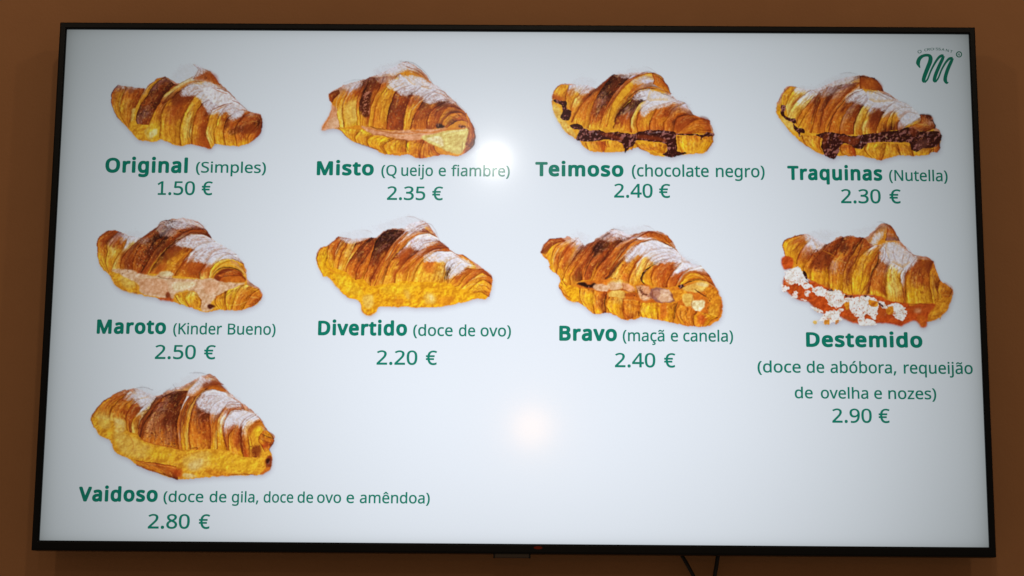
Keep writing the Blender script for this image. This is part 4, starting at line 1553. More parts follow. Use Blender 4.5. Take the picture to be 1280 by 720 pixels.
GLYPHS = {
    '(': (240, '32,220 33,246 34,272 37,297 40,323 45,348 50,373 57,397 64,421 73,445 83,468 95,490 107,512 120,533 134,553 150,573 217,573 195,542 176,510 159,477 144,442 132,407 122,370 114,333 108,296 105,259 103,221 104,196 106,171 108,147 112,122 116,98 122,74 128,50 136,26 145,3 154,-20 164,-42 176,-64 188,-85 201,-106 216,-127 150,-127 134,-107 120,-88 107,-67 95,-46 83,-24 73,-1 64,22 57,45 50,69 45,94 40,119 37,144 34,169 33,194'),
    ')': (240, '209,220 208,194 207,169 204,144 201,119 196,94 191,69 184,45 176,22 167,-1 158,-24 147,-46 134,-67 121,-88 106,-107 91,-127 25,-127 39,-106 52,-85 65,-64 76,-42 87,-20 96,3 105,26 112,50 119,74 124,98 129,122 133,147 135,171 137,196 137,221 137,246 135,271 133,296 129,321 124,346 119,370 112,394 105,418 96,442 87,465 76,488 65,510 52,532 39,552 24,573 91,573 106,553 121,533 134,512 147,490 158,468 167,445 176,421 184,397 191,373 196,348 201,323 204,297 207,272 208,246'),
    ',': (215, '154,84 136,23 111,-42 85,-103 33,-103 49,-38 63,31 73,93 148,93'),
    '.': (215, '58,43 59,61 64,75 72,85 82,92 94,96 107,97 120,96 132,92 142,85 151,75 156,61 157,43 156,26 151,12 142,2 132,-6 120,-10 107,-11 94,-10 82,-6 72,2 64,12 59,26'),
    '0': (458, '419,287 419,260 418,234 416,209 413,185 409,163 401,128 390,97 376,70 359,47 339,27 316,12 290,1 261,-6 229,-8 188,-4 153,8 122,27 97,54 76,88 60,129 52,156 47,186 43,217 40,251 39,287 40,323 42,357 46,389 51,418 58,446 73,486 93,520 119,547 149,566 186,578 229,581 269,578 304,566 335,547 361,520 382,486 399,446 406,418 412,389 416,357 419,323/110,287 110,257 112,228 114,202 117,178 121,156 131,125 143,98 159,78 178,64 202,55 229,52 256,55 279,64 298,78 314,98 326,124 336,156 340,178 344,202 346,228 348,257 348,287 348,317 346,346 344,372 340,396 336,417 326,449 314,475 298,495 279,510 256,518 229,521 202,518 178,510 159,495 143,475 131,449 121,417 117,396 114,372 112,346 110,317'),
    '1': (458, '400,0 95,0 95,54 216,54 216,400 216,439 217,470 219,499 196,477 169,455 108,405 71,452 226,573 285,573 285,54 400,54'),
    '2': (458, '417,0 38,0 38,59 188,210 261,287 280,309 295,331 306,353 315,376 320,399 322,424 318,453 309,477 294,496 273,510 249,518 221,520 194,519 169,514 147,506 126,495 104,482 83,466 45,513 94,548 113,557 132,565 153,572 174,577 197,580 221,581 255,579 285,572 313,562 336,548 356,531 372,510 384,485 391,458 394,428 392,399 386,371 375,344 361,318 344,292 324,267 247,185 128,67 128,64 417,64'),
    '3': (458, '395,439 394,414 389,392 381,372 370,355 356,339 340,326 321,316 300,307 277,302 277,298 319,290 353,276 379,255 398,229 409,198 413,163 410,131 403,101 390,74 371,50 348,30 318,14 297,6 275,0 250,-5 223,-7 193,-8 164,-7 136,-5 110,-1 85,5 60,13 36,23 36,89 61,78 87,69 114,61 141,56 168,52 194,51 241,55 278,65 305,81 324,104 335,132 339,164 337,187 331,206 320,223 306,236 288,247 265,255 240,261 211,264 179,265 123,265 123,326 180,326 209,327 236,332 259,339 278,350 294,362 307,377 316,394 321,413 323,434 320,460 311,481 295,498 274,511 249,519 219,521 199,521 181,519 164,515 117,498 75,473 39,521 61,537 87,550 115,563 147,573 181,579 218,581 252,579 283,574 309,566 332,555 352,540 376,511 390,477'),
    '4': (458, '443,130 359,130 359,0 291,0 291,130 17,130 17,190 286,576 359,576 359,193 443,193/291,374 291,412 293,444 294,474 295,500 292,500 276,468 257,438 86,193 291,193'),
    '5': (458, '221,351 258,349 292,342 322,331 349,316 371,297 389,274 402,247 410,217 413,183 410,145 402,111 387,81 368,54 343,32 314,15 280,2 242,-5 199,-8 170,-7 142,-4 116,0 91,6 70,14 51,23 51,90 71,79 95,70 121,62 148,57 174,53 200,52 227,54 252,58 274,65 293,76 310,89 323,106 333,126 339,149 341,176 337,210 325,239 306,262 279,279 243,289 197,292 146,288 99,280 64,302 86,573 373,573 373,508 146,508 132,342 169,348'),
    '8': (458, '229,581 261,579 291,574 318,565 341,553 362,538 378,519 390,497 398,472 400,443 399,421 394,401 385,383 374,367 361,352 346,338 329,325 310,314 291,303 314,291 335,279 355,265 373,250 389,234 401,216 411,196 417,173 419,148 416,118 408,90 395,65 378,44 356,26 330,11 300,1 267,-6 231,-8 192,-6 157,0 126,10 100,24 78,42 61,63 49,87 42,115 39,146 41,171 47,194 56,214 68,232 82,249 99,264 118,277 138,289 158,299 140,310 123,322 107,336 93,350 81,366 71,383 64,401 59,422 58,444 60,472 68,497 80,518 97,537 117,552 141,565 168,573 197,579/108,145 112,119 121,96 138,76 161,60 192,51 229,48 265,51 295,60 319,76 336,96 346,120 350,148 348,166 343,182 335,197 324,211 310,223 293,235 274,246 253,256 229,265 217,270 194,260 174,249 157,237 142,225 130,212 121,197 114,182 110,164/228,524 200,521 176,514 155,502 139,486 130,466 127,441 128,422 133,406 141,391 151,379 164,367 179,357 232,330 282,357 296,367 307,379 317,392 325,406 329,423 330,441 327,466 318,486 302,502 282,514 257,521'),
    '9': (458, '417,328 416,295 414,263 410,231 405,199 397,168 387,139 374,112 358,86 340,63 318,42 293,25 265,11 232,0 195,-6 154,-8 117,-6 82,0 82,60 115,53 152,50 188,52 218,58 245,68 268,82 287,99 303,118 316,141 327,165 334,192 340,221 344,250 346,281 341,281 332,269 322,258 310,247 297,238 282,230 266,223 247,218 227,215 204,214 173,216 144,223 118,235 95,250 76,270 61,294 49,321 42,352 40,387 43,426 50,460 63,491 80,517 101,540 127,557 156,570 188,578 223,581 250,579 275,574 299,565 322,553 342,537 361,518 377,495 391,469 402,439 410,406 415,369/223,521 192,518 165,507 142,488 124,463 113,429 110,388 113,354 122,325 137,301 158,284 186,273 220,269 244,271 266,276 286,285 304,296 318,310 330,325 339,341 344,358 346,374 345,392 342,409 338,426 332,443 324,459 315,474 304,487 291,499 277,508 260,516 242,520'),
    'A': (512, '437,0 368,177 141,177 73,0 0,0 224,575 289,575 512,0/282,415 274,438 263,473 255,500 247,468 238,438 230,415 165,241 346,241'),
    'B': (521, '241,573 282,571 319,568 351,561 380,552 404,541 424,526 439,508 450,486 457,460 459,431 457,409 453,389 446,371 437,354 424,340 409,328 392,317 372,309 350,304 350,300 373,295 395,288 415,279 433,267 448,253 461,236 470,215 476,191 478,163 475,130 467,100 454,74 436,52 413,33 385,19 354,8 318,2 279,0 78,0 78,573/256,329 300,331 334,339 357,352 372,371 381,394 384,423 380,451 369,474 351,490 324,502 289,509 245,511 150,511 150,329/150,269 150,61 265,61 311,64 346,74 371,91 388,112 398,138 401,168 399,188 395,205 388,221 377,235 362,247 344,256 321,263 293,267 260,269'),
    'C': (507, '323,517 294,516 266,510 241,502 217,490 196,474 178,456 162,434 149,410 139,383 131,353 127,321 125,286 126,259 129,233 133,208 139,185 147,164 164,132 186,105 213,83 244,68 281,58 322,55 347,56 371,58 394,62 460,78 460,15 438,8 416,2 393,-2 369,-6 342,-7 312,-8 278,-7 247,-2 217,5 191,15 166,28 144,44 124,62 106,82 91,105 78,131 68,158 59,188 54,219 50,252 49,287 50,313 52,337 55,361 60,384 67,406 81,440 99,471 120,499 145,523 174,543 206,559 242,571 281,578 324,581 353,580 381,577 409,572 435,565 460,557 482,547 453,486 394,508 372,513 348,516'),
    'D': (585, '536,292 535,255 531,220 524,188 514,158 501,131 485,106 467,84 447,64 424,47 399,33 371,21 341,12 309,5 274,1 237,0 78,0 78,573 254,573 288,571 320,567 350,561 378,552 404,540 428,526 450,510 470,491 487,470 502,446 514,420 524,392 531,361 535,328/460,289 459,319 456,346 451,371 444,394 435,415 416,444 391,469 361,487 327,500 287,508 244,511 150,511 150,62 228,62 272,64 311,71 346,82 377,98 402,119 423,144 439,174 451,208 458,246'),
    'H': (594, '516,0 443,0 443,267 150,267 150,0 78,0 78,573 150,573 150,330 443,330 443,573 516,573'),
    'I': (272, '239,0 32,0 32,42 99,57 99,515 32,531 32,573 239,573 239,531 172,515 172,57 239,42'),
    'K': (496, '496,0 411,0 209,273 150,222 150,0 78,0 78,573 150,573 150,290 199,345 249,399 403,573 488,573 261,323'),
    'M': (727, '330,0 142,502 139,502 142,461 144,407 144,347 144,0 78,0 78,573 184,573 361,103 364,103 544,573 650,573 650,0 578,0 578,352 579,408 581,460 584,501 581,501 390,0'),
    'N': (609, '532,0 447,0 141,476 138,476 141,432 143,378 144,320 144,0 78,0 78,573 161,573 467,99 470,99 468,137 466,193 464,249 464,573 532,573'),
    'O': (626, '577,287 577,261 575,236 571,212 567,189 561,166 547,132 531,101 510,73 486,49 459,29 428,13 393,1 355,-6 314,-8 271,-6 232,1 196,13 165,29 138,49 114,73 94,101 78,132 65,167 59,189 55,212 51,237 50,262 49,288 50,322 54,355 59,386 67,415 78,442 91,467 106,490 123,510 143,529 166,545 190,558 218,568 247,575 280,580 314,581 348,580 379,576 408,568 434,558 459,545 481,529 501,511 519,490 534,468 547,442 558,415 567,386 573,355 576,322/125,287 126,259 128,233 132,208 138,184 145,163 161,131 182,104 207,83 238,67 273,58 314,55 354,58 390,67 420,83 445,104 465,131 481,163 488,184 494,208 498,233 500,259 501,287 499,329 494,366 485,400 472,430 456,457 436,479 412,496 384,508 351,516 314,518 274,515 238,506 207,490 182,469 161,443 145,411 138,389 132,366 128,342 126,315'),
    'Q': (626, '577,287 577,260 574,233 571,208 565,184 559,160 544,124 525,92 503,64 476,40 445,21 411,6 548,-136 444,-136 334,-7 324,-8 314,-8 271,-6 232,1 196,13 165,29 138,49 114,73 94,101 78,132 65,167 59,189 55,212 51,237 50,262 49,288 50,322 54,355 59,386 67,415 78,442 91,467 106,490 123,510 143,529 166,545 190,558 218,568 247,575 280,580 314,581 348,580 379,576 408,568 434,558 459,545 481,529 501,511 519,490 534,468 547,442 558,415 567,386 573,355 576,322/125,287 126,259 128,233 132,208 138,184 145,163 161,131 182,104 207,83 238,67 273,58 314,55 354,58 390,67 420,83 445,104 465,131 481,163 488,184 494,208 498,233 500,259 501,287 499,329 494,366 485,400 472,430 456,457 436,479 412,496 384,508 351,516 314,518 274,515 238,506 207,490 182,469 161,443 145,411 138,389 132,366 128,342 126,315'),
    'R': (499, '236,573 281,571 320,565 353,555 381,540 404,522 422,500 434,474 442,444 444,410 442,381 437,356 427,334 415,315 401,298 385,285 367,274 349,264 330,257 487,0 403,0 264,237 150,237 150,0 78,0 78,573/232,510 150,510 150,298 236,298 278,301 312,310 338,325 355,347 366,374 370,407 368,430 363,450 355,467 343,480 328,491 310,500 287,505 261,509'),
    'S': (440, '403,153 400,121 392,92 378,66 359,44 335,26 307,11 274,1 238,-6 198,-8 137,-5 83,4 41,19 41,88 62,80 86,72 113,65 142,59 171,56 201,55 228,56 252,60 273,66 290,74 305,85 316,98 324,113 329,129 330,147 329,164 325,180 318,194 308,207 295,218 277,230 255,241 228,252 196,265 131,294 114,305 98,317 85,330 74,344 65,359 57,375 52,393 49,413 48,435 51,464 58,490 71,513 89,533 110,550 136,563 165,573 197,579 231,581 262,580 290,577 318,572 343,565 367,558 389,549 366,487 302,508 278,513 254,516 229,517 207,516 187,513 169,507 155,499 142,489 133,478 126,464 122,450 121,434 122,416 126,400 133,386 143,373 156,362 172,351 193,341 217,330 246,318 278,306 307,293 332,279 353,264 371,247 385,228 395,206 401,181'),
    'T': (446, '259,0 187,0 187,509 8,509 8,573 437,573 437,509 259,509'),
    'V': (481, '481,573 277,0 204,0 0,573 75,573 204,205 220,160 231,119 241,80 250,119 262,161 277,207 405,573'),
    'a': (450, '231,437 261,436 287,432 311,425 331,415 347,403 368,375 381,338 385,293 385,0 334,0 320,61 317,61 304,46 292,33 279,22 265,13 250,5 234,-1 216,-5 195,-7 172,-8 148,-7 124,-2 103,6 84,16 68,30 55,48 45,68 39,92 37,119 43,159 59,192 87,219 110,231 137,241 168,249 203,254 243,257 316,259 316,285 313,317 306,342 293,359 275,371 253,378 227,380 205,379 183,376 163,370 106,347 84,400 104,410 126,419 151,426 177,432 204,436/252,208 204,203 167,195 141,182 124,165 113,144 110,119 112,97 120,79 132,66 148,56 167,51 188,49 223,52 253,62 279,79 299,103 311,134 315,172 315,210'),
    'b': (493, '139,461 138,410 135,373 139,373 153,390 169,405 189,419 213,429 240,435 272,437 303,435 331,428 357,417 380,401 401,381 418,357 432,328 441,295 447,257 449,215 448,186 446,160 441,135 435,112 427,91 410,61 390,36 365,17 337,3 306,-5 272,-8 240,-6 213,0 189,10 169,24 153,38 139,55 133,55 119,0 68,0 68,609 139,609/260,379 231,377 207,371 188,361 172,348 159,330 150,308 144,282 140,252 139,217 139,214 140,184 143,157 148,132 155,111 165,93 187,69 219,55 261,51 297,55 325,69 348,93 358,112 366,133 372,158 375,185 376,216 375,247 372,274 366,298 358,320 348,338 325,360 296,374'),
    'c': (385, '241,-8 204,-5 170,2 139,15 112,34 88,58 69,87 60,108 53,131 48,156 45,183 44,213 45,243 48,271 54,297 61,321 71,342 90,372 114,396 142,415 174,428 208,435 245,438 267,437 288,435 309,431 328,426 344,421 358,415 337,356 292,370 244,376 217,374 193,368 172,358 155,343 141,325 131,303 123,277 119,247 117,213 119,181 123,152 131,126 141,104 155,86 172,71 191,61 214,55 240,53 262,54 283,56 302,60 351,78 351,15 336,8 320,3 304,-2 285,-5 264,-7'),
    'd': (493, '221,-8 190,-6 162,1 136,12 113,28 92,48 75,72 61,101 52,134 46,172 44,214 46,256 52,294 62,327 75,357 93,381 113,402 137,417 162,429 191,436 221,438 243,437 262,434 280,429 296,423 310,416 323,407 335,397 345,386 354,374 359,374 356,405 354,438 354,609 425,609 425,0 368,0 358,58 354,58 345,46 335,35 323,24 310,15 296,7 279,1 262,-4 242,-7/232,51 273,55 305,67 328,88 343,117 352,154 355,200 355,213 354,244 351,271 346,296 338,318 329,336 306,360 274,375 231,379 196,374 168,359 146,334 135,315 127,293 122,269 118,242 117,213 118,183 122,156 127,133 135,111 146,93 168,69 197,55'),
    'e': (452, '234,438 269,435 301,427 329,414 354,396 374,373 390,346 402,315 409,281 411,244 411,201 117,201 122,157 134,119 154,90 181,69 215,56 254,52 280,53 305,56 327,60 392,82 392,20 370,11 349,4 327,-1 304,-5 279,-7 251,-8 212,-5 176,3 143,17 114,36 90,61 70,91 61,112 53,134 48,158 45,184 44,212 45,239 48,265 53,289 59,312 68,333 86,364 108,390 134,411 164,426 198,435/233,380 202,377 175,366 154,348 137,323 125,293 119,257 338,257 336,281 333,302 326,322 318,338 306,353 292,364 276,373 256,378'),
    'f': (276, '266,375 158,375 158,0 87,0 87,375 12,375 12,408 87,432 87,457 89,492 95,522 104,547 116,568 132,585 152,597 174,606 199,612 227,613 274,609 310,599 292,544 262,552 228,556 206,553 189,545 175,532 166,513 160,489 158,458 158,430 266,430'),
    'g': (493, '221,438 248,436 273,431 297,422 319,409 338,393 355,373 359,373 369,430 425,430 425,-7 423,-46 416,-80 404,-109 388,-135 367,-155 341,-172 310,-183 274,-190 233,-192 202,-192 174,-189 147,-186 122,-180 99,-174 78,-165 78,-100 99,-110 123,-118 149,-125 177,-130 206,-133 237,-134 271,-130 300,-119 324,-101 341,-77 352,-48 355,-13 355,4 356,32 358,57 354,57 338,37 320,21 299,8 275,-1 250,-6 221,-8 189,-6 160,1 134,13 111,29 91,51 74,76 61,105 52,138 46,174 44,214 46,253 52,289 61,322 74,351 91,377 111,399 134,416 160,428 189,435/230,379 207,376 187,370 169,359 153,344 140,326 130,303 123,277 119,247 117,213 118,183 122,156 128,131 136,110 146,92 169,68 197,54 232,50 253,51 271,53 288,58 303,65 315,74 326,85 336,98 343,113 349,131 353,151 355,173 356,197 356,214 355,251 350,282 343,309 332,331 319,348 302,362 281,371 257,377'),
    'h': (495, '139,431 138,399 135,370 140,370 149,385 161,397 174,407 188,416 204,424 221,429 238,434 255,436 273,437 306,435 335,430 360,421 382,408 399,391 413,370 423,344 429,314 431,280 431,0 361,0 361,275 358,307 351,333 338,353 319,367 295,376 265,379 235,377 210,370 189,360 173,347 160,329 150,308 144,283 140,254 139,222 139,0 68,0 68,609 139,609'),
    'i': (207, '139,430 139,0 68,0 68,430/104,591 115,590 124,586 133,580 140,572 144,560 145,546 144,532 140,521 133,512 124,506 115,502 104,501 93,502 83,506 75,512 68,521 64,532 63,546 64,560 68,572 75,580 83,586 93,590'),
    'j': (207, '18,-192 -18,-190 -44,-183 -44,-126 -19,-132 9,-134 25,-132 39,-128 51,-120 61,-108 66,-90 68,-67 68,430 139,430 139,-64 137,-90 133,-113 126,-133 116,-151 103,-166 87,-177 67,-186 44,-191/63,546 64,560 68,572 75,580 83,586 93,590 104,591 115,590 124,586 133,580 140,572 144,560 145,546 144,532 140,521 133,512 124,506 115,502 104,501 93,502 83,506 75,512 68,521 64,532'),
    'l': (207, '139,0 68,0 68,609 139,609'),
    'm': (750, '540,438 584,434 621,421 649,401 662,384 672,363 679,339 683,311 685,280 685,0 615,0 615,277 613,308 606,333 594,353 577,367 555,376 528,379 490,374 460,362 438,342 423,315 414,280 411,237 411,0 342,0 342,277 341,298 337,317 332,333 325,347 315,359 303,367 289,374 272,377 253,379 227,377 204,370 185,360 170,347 158,329 150,308 144,283 140,255 139,223 139,0 68,0 68,430 125,430 136,371 140,371 149,385 160,398 173,409 186,418 201,425 217,431 233,435 249,437 266,438 298,436 325,430 349,420 369,406 386,388 398,366 402,366 418,388 438,406 461,420 486,430 512,436'),
    'n': (495, '275,438 304,436 331,432 354,424 374,414 391,401 405,384 416,363 424,339 429,311 431,280 431,0 361,0 361,275 358,307 351,333 338,353 319,367 295,376 265,379 222,374 189,361 166,338 151,308 142,269 139,223 139,0 68,0 68,430 125,430 136,371 140,371 150,385 162,398 175,409 190,418 206,425 222,431 239,435 257,437'),
    'o': (485, '442,216 440,181 436,150 428,121 417,95 404,71 388,51 369,33 348,18 324,7 299,-1 271,-6 241,-8 214,-6 188,-1 163,7 140,18 119,33 100,51 84,71 70,95 59,121 51,150 46,181 44,216 45,243 48,269 53,293 60,316 68,336 87,367 110,392 137,412 169,426 204,435 244,438 281,435 316,426 347,412 374,392 398,367 417,336 426,316 433,293 438,269 441,243/117,216 119,184 123,154 130,128 141,105 155,86 172,71 192,59 216,53 243,51 270,53 294,59 314,71 331,86 345,105 356,128 363,154 367,184 369,216 367,248 363,277 355,303 345,325 331,344 314,359 294,370 270,376 242,379 202,374 171,359 147,335 136,317 128,295 122,271 118,245'),
    'p': (493, '273,438 303,436 331,429 357,418 380,402 401,383 418,358 432,329 441,296 447,258 449,216 448,187 446,161 441,136 435,114 427,93 410,62 390,37 365,17 337,3 306,-5 272,-8 251,-7 231,-4 213,1 197,7 182,15 170,24 139,55 134,55 137,20 139,-16 139,-192 68,-192 68,430 126,430 136,371 139,371 148,383 158,394 170,405 182,414 197,422 213,429 231,434 251,437/260,379 233,377 210,371 190,362 174,349 161,333 152,313 145,289 141,261 139,229 139,216 140,182 144,152 150,126 159,103 172,85 188,70 208,59 233,53 261,51 286,53 308,60 326,72 341,88 354,108 364,131 371,157 375,186 376,217 375,245 372,271 366,294 358,316 348,334 325,359 296,374'),
    'q': (493, '354,-9 355,25 358,58 354,58 340,40 323,25 303,11 279,1 251,-6 219,-8 189,-6 161,1 136,12 113,28 93,48 75,72 62,101 52,134 46,172 44,214 45,243 48,269 52,294 58,317 67,338 83,368 104,393 129,413 157,427 188,435 221,438 253,436 280,429 304,419 324,405 341,389 355,371 358,371 369,430 425,430 425,-192 354,-192/233,51 260,52 284,58 304,67 320,79 333,96 342,116 349,140 353,168 355,199 355,213 354,244 351,272 345,297 338,319 328,337 305,361 273,375 231,379 196,374 167,359 145,334 135,315 127,293 122,269 118,242 117,213 118,183 122,157 127,133 135,112 146,93 168,70 197,55'),
    'r': (331, '269,438 295,437 319,433 310,368 287,372 264,374 248,373 232,369 217,363 202,355 189,346 176,334 166,321 156,305 149,289 143,270 140,251 139,229 139,0 68,0 68,430 126,430 134,351 137,351 147,367 158,381 170,395 183,407 198,418 214,426 231,433 249,437'),
    's': (384, '348,119 346,92 339,69 327,49 311,32 292,18 268,6 241,-2 210,-6 176,-8 148,-7 122,-5 99,-1 78,5 59,11 42,19 42,83 104,60 128,54 153,50 178,49 211,51 236,57 256,66 269,79 277,94 280,112 279,123 276,132 271,141 264,150 253,158 239,167 174,196 103,228 84,239 69,252 57,266 48,283 43,302 41,324 46,358 61,386 85,408 104,419 125,427 149,433 174,437 202,438 228,437 252,434 275,430 298,424 319,417 339,409 315,353 258,372 238,377 218,379 197,380 171,379 149,374 131,366 118,356 111,343 108,328 109,317 113,307 119,298 127,290 139,282 154,274 219,246 289,215 306,203 321,191 333,176 341,159 346,140'),
    't': (289, '212,50 245,53 272,59 272,5 240,-4 200,-8 178,-7 157,-3 138,4 120,13 104,27 91,44 82,66 76,93 74,125 74,375 13,375 13,409 75,437 103,528 144,528 144,430 269,430 269,375 144,375 144,127 146,103 153,83 163,69 177,58 193,52'),
    'u': (495, '427,430 427,0 370,0 359,57 356,57 346,43 334,31 321,20 306,11 290,4 273,-1 256,-5 238,-7 220,-8 187,-6 159,-1 134,8 112,21 95,38 81,59 71,85 65,114 63,148 63,430 135,430 135,153 137,122 145,96 158,76 176,62 200,53 230,51 260,53 285,59 306,69 323,82 336,100 345,121 352,146 356,175 357,206 357,430'),
    'v': (407, '163,0 0,430 75,430 167,176 180,137 193,96 201,63 204,63 214,96 227,138 241,176 332,430 407,430 244,0'),
    'z': (377, '346,0 31,0 31,47 262,375 45,375 45,430 340,430 340,377 112,55 346,55'),
    'ã': (450, '231,437 261,436 287,432 311,425 331,415 347,403 368,375 381,338 385,293 385,0 334,0 320,61 317,61 304,46 292,33 279,22 265,13 250,5 234,-1 216,-5 195,-7 172,-8 148,-7 124,-2 103,6 84,16 68,30 55,48 45,68 39,92 37,119 43,159 59,192 87,219 110,231 137,241 168,249 203,254 243,257 316,259 316,285 313,317 306,342 293,359 275,371 253,378 227,380 205,379 183,376 163,370 106,347 84,400 104,410 126,419 151,426 177,432 204,436/252,208 204,203 167,195 141,182 124,165 113,144 110,119 112,97 120,79 132,66 148,56 167,51 188,49 223,52 253,62 279,79 299,103 311,134 315,172 315,210/79,486 88,529 93,541 99,552 106,561 114,569 123,576 132,581 143,585 154,588 167,589 178,588 190,586 201,582 233,566 262,550 271,546 280,544 289,543 300,544 310,548 317,555 323,564 329,575 333,589 373,589 368,560 359,536 346,515 329,499 309,490 285,487 274,488 263,490 253,494 221,510 191,526 182,529 173,532 164,532 152,531 142,527 135,521 129,512 124,500 119,486'),
    'ç': (385, '241,-8 204,-5 170,2 139,15 112,34 88,58 69,87 60,108 53,131 48,156 45,183 44,213 45,243 48,271 54,297 61,321 71,342 90,372 114,396 142,415 174,428 208,435 245,438 267,437 288,435 309,431 328,426 344,421 358,415 337,356 292,370 244,376 217,374 193,368 172,358 155,343 141,325 131,303 123,277 119,247 117,213 119,181 123,152 131,126 141,104 155,86 172,71 191,61 214,55 240,53 262,54 283,56 302,60 351,78 351,15 336,8 320,3 304,-2 285,-5 264,-7/306,-111 303,-135 293,-155 277,-171 254,-183 224,-190 188,-192 165,-191 148,-188 148,-144 167,-147 190,-148 208,-148 222,-145 234,-141 243,-134 248,-125 249,-113 247,-100 240,-90 228,-83 213,-77 196,-72 176,-69 211,0 257,0 237,-43 272,-55 282,-61 290,-68 297,-77 302,-87 305,-98'),
    'ê': (452, '234,438 269,435 301,427 329,414 354,396 374,373 390,346 402,315 409,281 411,244 411,201 117,201 122,157 134,119 154,90 181,69 215,56 254,52 280,53 305,56 327,60 392,82 392,20 370,11 349,4 327,-1 304,-5 279,-7 251,-8 212,-5 176,3 143,17 114,36 90,61 70,91 61,112 53,134 48,158 45,184 44,212 45,239 48,265 53,289 59,312 68,333 86,364 108,390 134,411 164,426 198,435/233,380 202,377 175,366 154,348 137,323 125,293 119,257 338,257 336,281 333,302 326,322 318,338 306,353 292,364 276,373 256,378/264,614 291,575 329,531 364,495 364,486 314,486 271,518 227,558 184,518 141,486 93,486 93,495 127,532 164,575 192,614'),
    'ó': (485, '442,216 440,181 436,150 428,121 417,95 404,71 388,51 369,33 348,18 324,7 299,-1 271,-6 241,-8 214,-6 188,-1 163,7 140,18 119,33 100,51 84,71 70,95 59,121 51,150 46,181 44,216 45,243 48,269 53,293 60,316 68,336 87,367 110,392 137,412 169,426 204,435 244,438 281,435 316,426 347,412 374,392 398,367 417,336 426,316 433,293 438,269 441,243/117,216 119,184 123,154 130,128 141,105 155,86 172,71 192,59 216,53 243,51 270,53 294,59 314,71 331,86 345,105 356,128 363,154 367,184 369,216 367,248 363,277 355,303 345,325 331,344 314,359 294,370 270,376 242,379 202,374 171,359 147,335 136,317 128,295 122,271 118,245/362,606 341,579 311,546 278,513 247,486 200,486 200,496 227,532 254,575 277,614 362,614'),
    '€': (458, '305,580 331,579 356,576 380,571 403,564 426,555 448,543 419,485 366,508 346,513 325,517 305,518 285,517 267,514 250,509 234,502 220,492 206,480 195,466 184,450 174,432 166,412 159,389 153,365 349,365 349,313 148,313 147,298 147,282 147,267 148,249 325,249 325,197 154,197 162,169 171,143 184,120 198,101 216,84 236,71 258,62 284,56 311,55 332,55 353,58 374,62 431,80 431,18 376,0 355,-5 332,-7 307,-8 266,-5 229,3 196,17 168,36 143,59 123,88 106,120 92,157 83,197 18,197 18,249 76,249 75,265 75,282 76,300 76,313 18,313 18,365 82,365 87,390 93,415 101,437 110,459 120,479 141,508 166,533 195,553 228,568 264,577')}


# ================================================================ the wall
def wall_mat():
    m, nt, N, L = new_mat('ochre_wall_paint')
    out = N.new('ShaderNodeOutputMaterial')
    b = N.new('ShaderNodeBsdfPrincipled')
    b.inputs['Roughness'].default_value = .62
    b.inputs['Specular IOR Level'].default_value = .25
    tc = N.new('ShaderNodeTexCoord')
    n1 = N.new('ShaderNodeTexNoise'); n1.inputs['Scale'].default_value = 1.7; n1.inputs['Detail'].default_value = 4
    n2 = N.new('ShaderNodeTexNoise'); n2.inputs['Scale'].default_value = 260; n2.inputs['Detail'].default_value = 3
    n3 = N.new('ShaderNodeTexNoise'); n3.inputs['Scale'].default_value = 22; n3.inputs['Detail'].default_value = 4
    for n in (n1, n2, n3):
        L.new(tc.outputs['Object'], n.inputs['Vector'])
    r = N.new('ShaderNodeValToRGB')
    r.color_ramp.elements[0].color = ((0.47, 0.207, 0.08)[0], (0.47, 0.207, 0.08)[1], (0.47, 0.207, 0.08)[2], 1)
    r.color_ramp.elements[0].position = .3
    r.color_ramp.elements[1].color = ((0.53, 0.236, 0.093)[0], (0.53, 0.236, 0.093)[1], (0.53, 0.236, 0.093)[2], 1)
    r.color_ramp.elements[1].position = .7
    mx = N.new('ShaderNodeMix')
    mx.inputs[0].default_value = .3
    L.new(n1.outputs[0], mx.inputs[2]); L.new(n3.outputs[0], mx.inputs[3])
    L.new(mx.outputs[0], r.inputs[0])
    L.new(r.outputs[0], b.inputs['Base Color'])
    bp = N.new('ShaderNodeBump'); bp.inputs['Strength'].default_value = .25; bp.inputs['Distance'].default_value = .0008
    L.new(n2.outputs[0], bp.inputs['Height'])
    bp2 = N.new('ShaderNodeBump'); bp2.inputs['Strength'].default_value = .25; bp2.inputs['Distance'].default_value = .004
    L.new(n3.outputs[0], bp2.inputs['Height'])
    L.new(bp.outputs[0], bp2.inputs['Normal'])
    L.new(bp2.outputs[0], b.inputs['Normal'])
    L.new(b.outputs[0], out.inputs[0])
    return m


WY = 0.062
bm = bmesh.new()
box(bm, -3.0, 3.0, WY, WY + .12, 0.0, 3.9)
wall = bm_obj('wall', bm, wall_mat())
wall['kind'] = 'structure'

# ================================================================ the television
tv = bpy.data.objects.new('television', None)
tv.empty_display_size = .1
C.objects.link(tv)
tv.matrix_world = T2W
tv['label'] = 'large wall-mounted television in a thin black frame showing a croissant price menu'
tv['category'] = 'television'

plastic = plain('black_bezel_plastic', (.0022, .0022, .0024), .38, .22, (300, .08))
plastic_in = plain('matt_black_plastic', (.010, .010, .010), .55, .3, (120, .15))

# bezel: profile swept round the picture; the bottom rail is deeper, as in the photograph
TB, LB, RB, BB = .0088, .0088, .0080, .0122


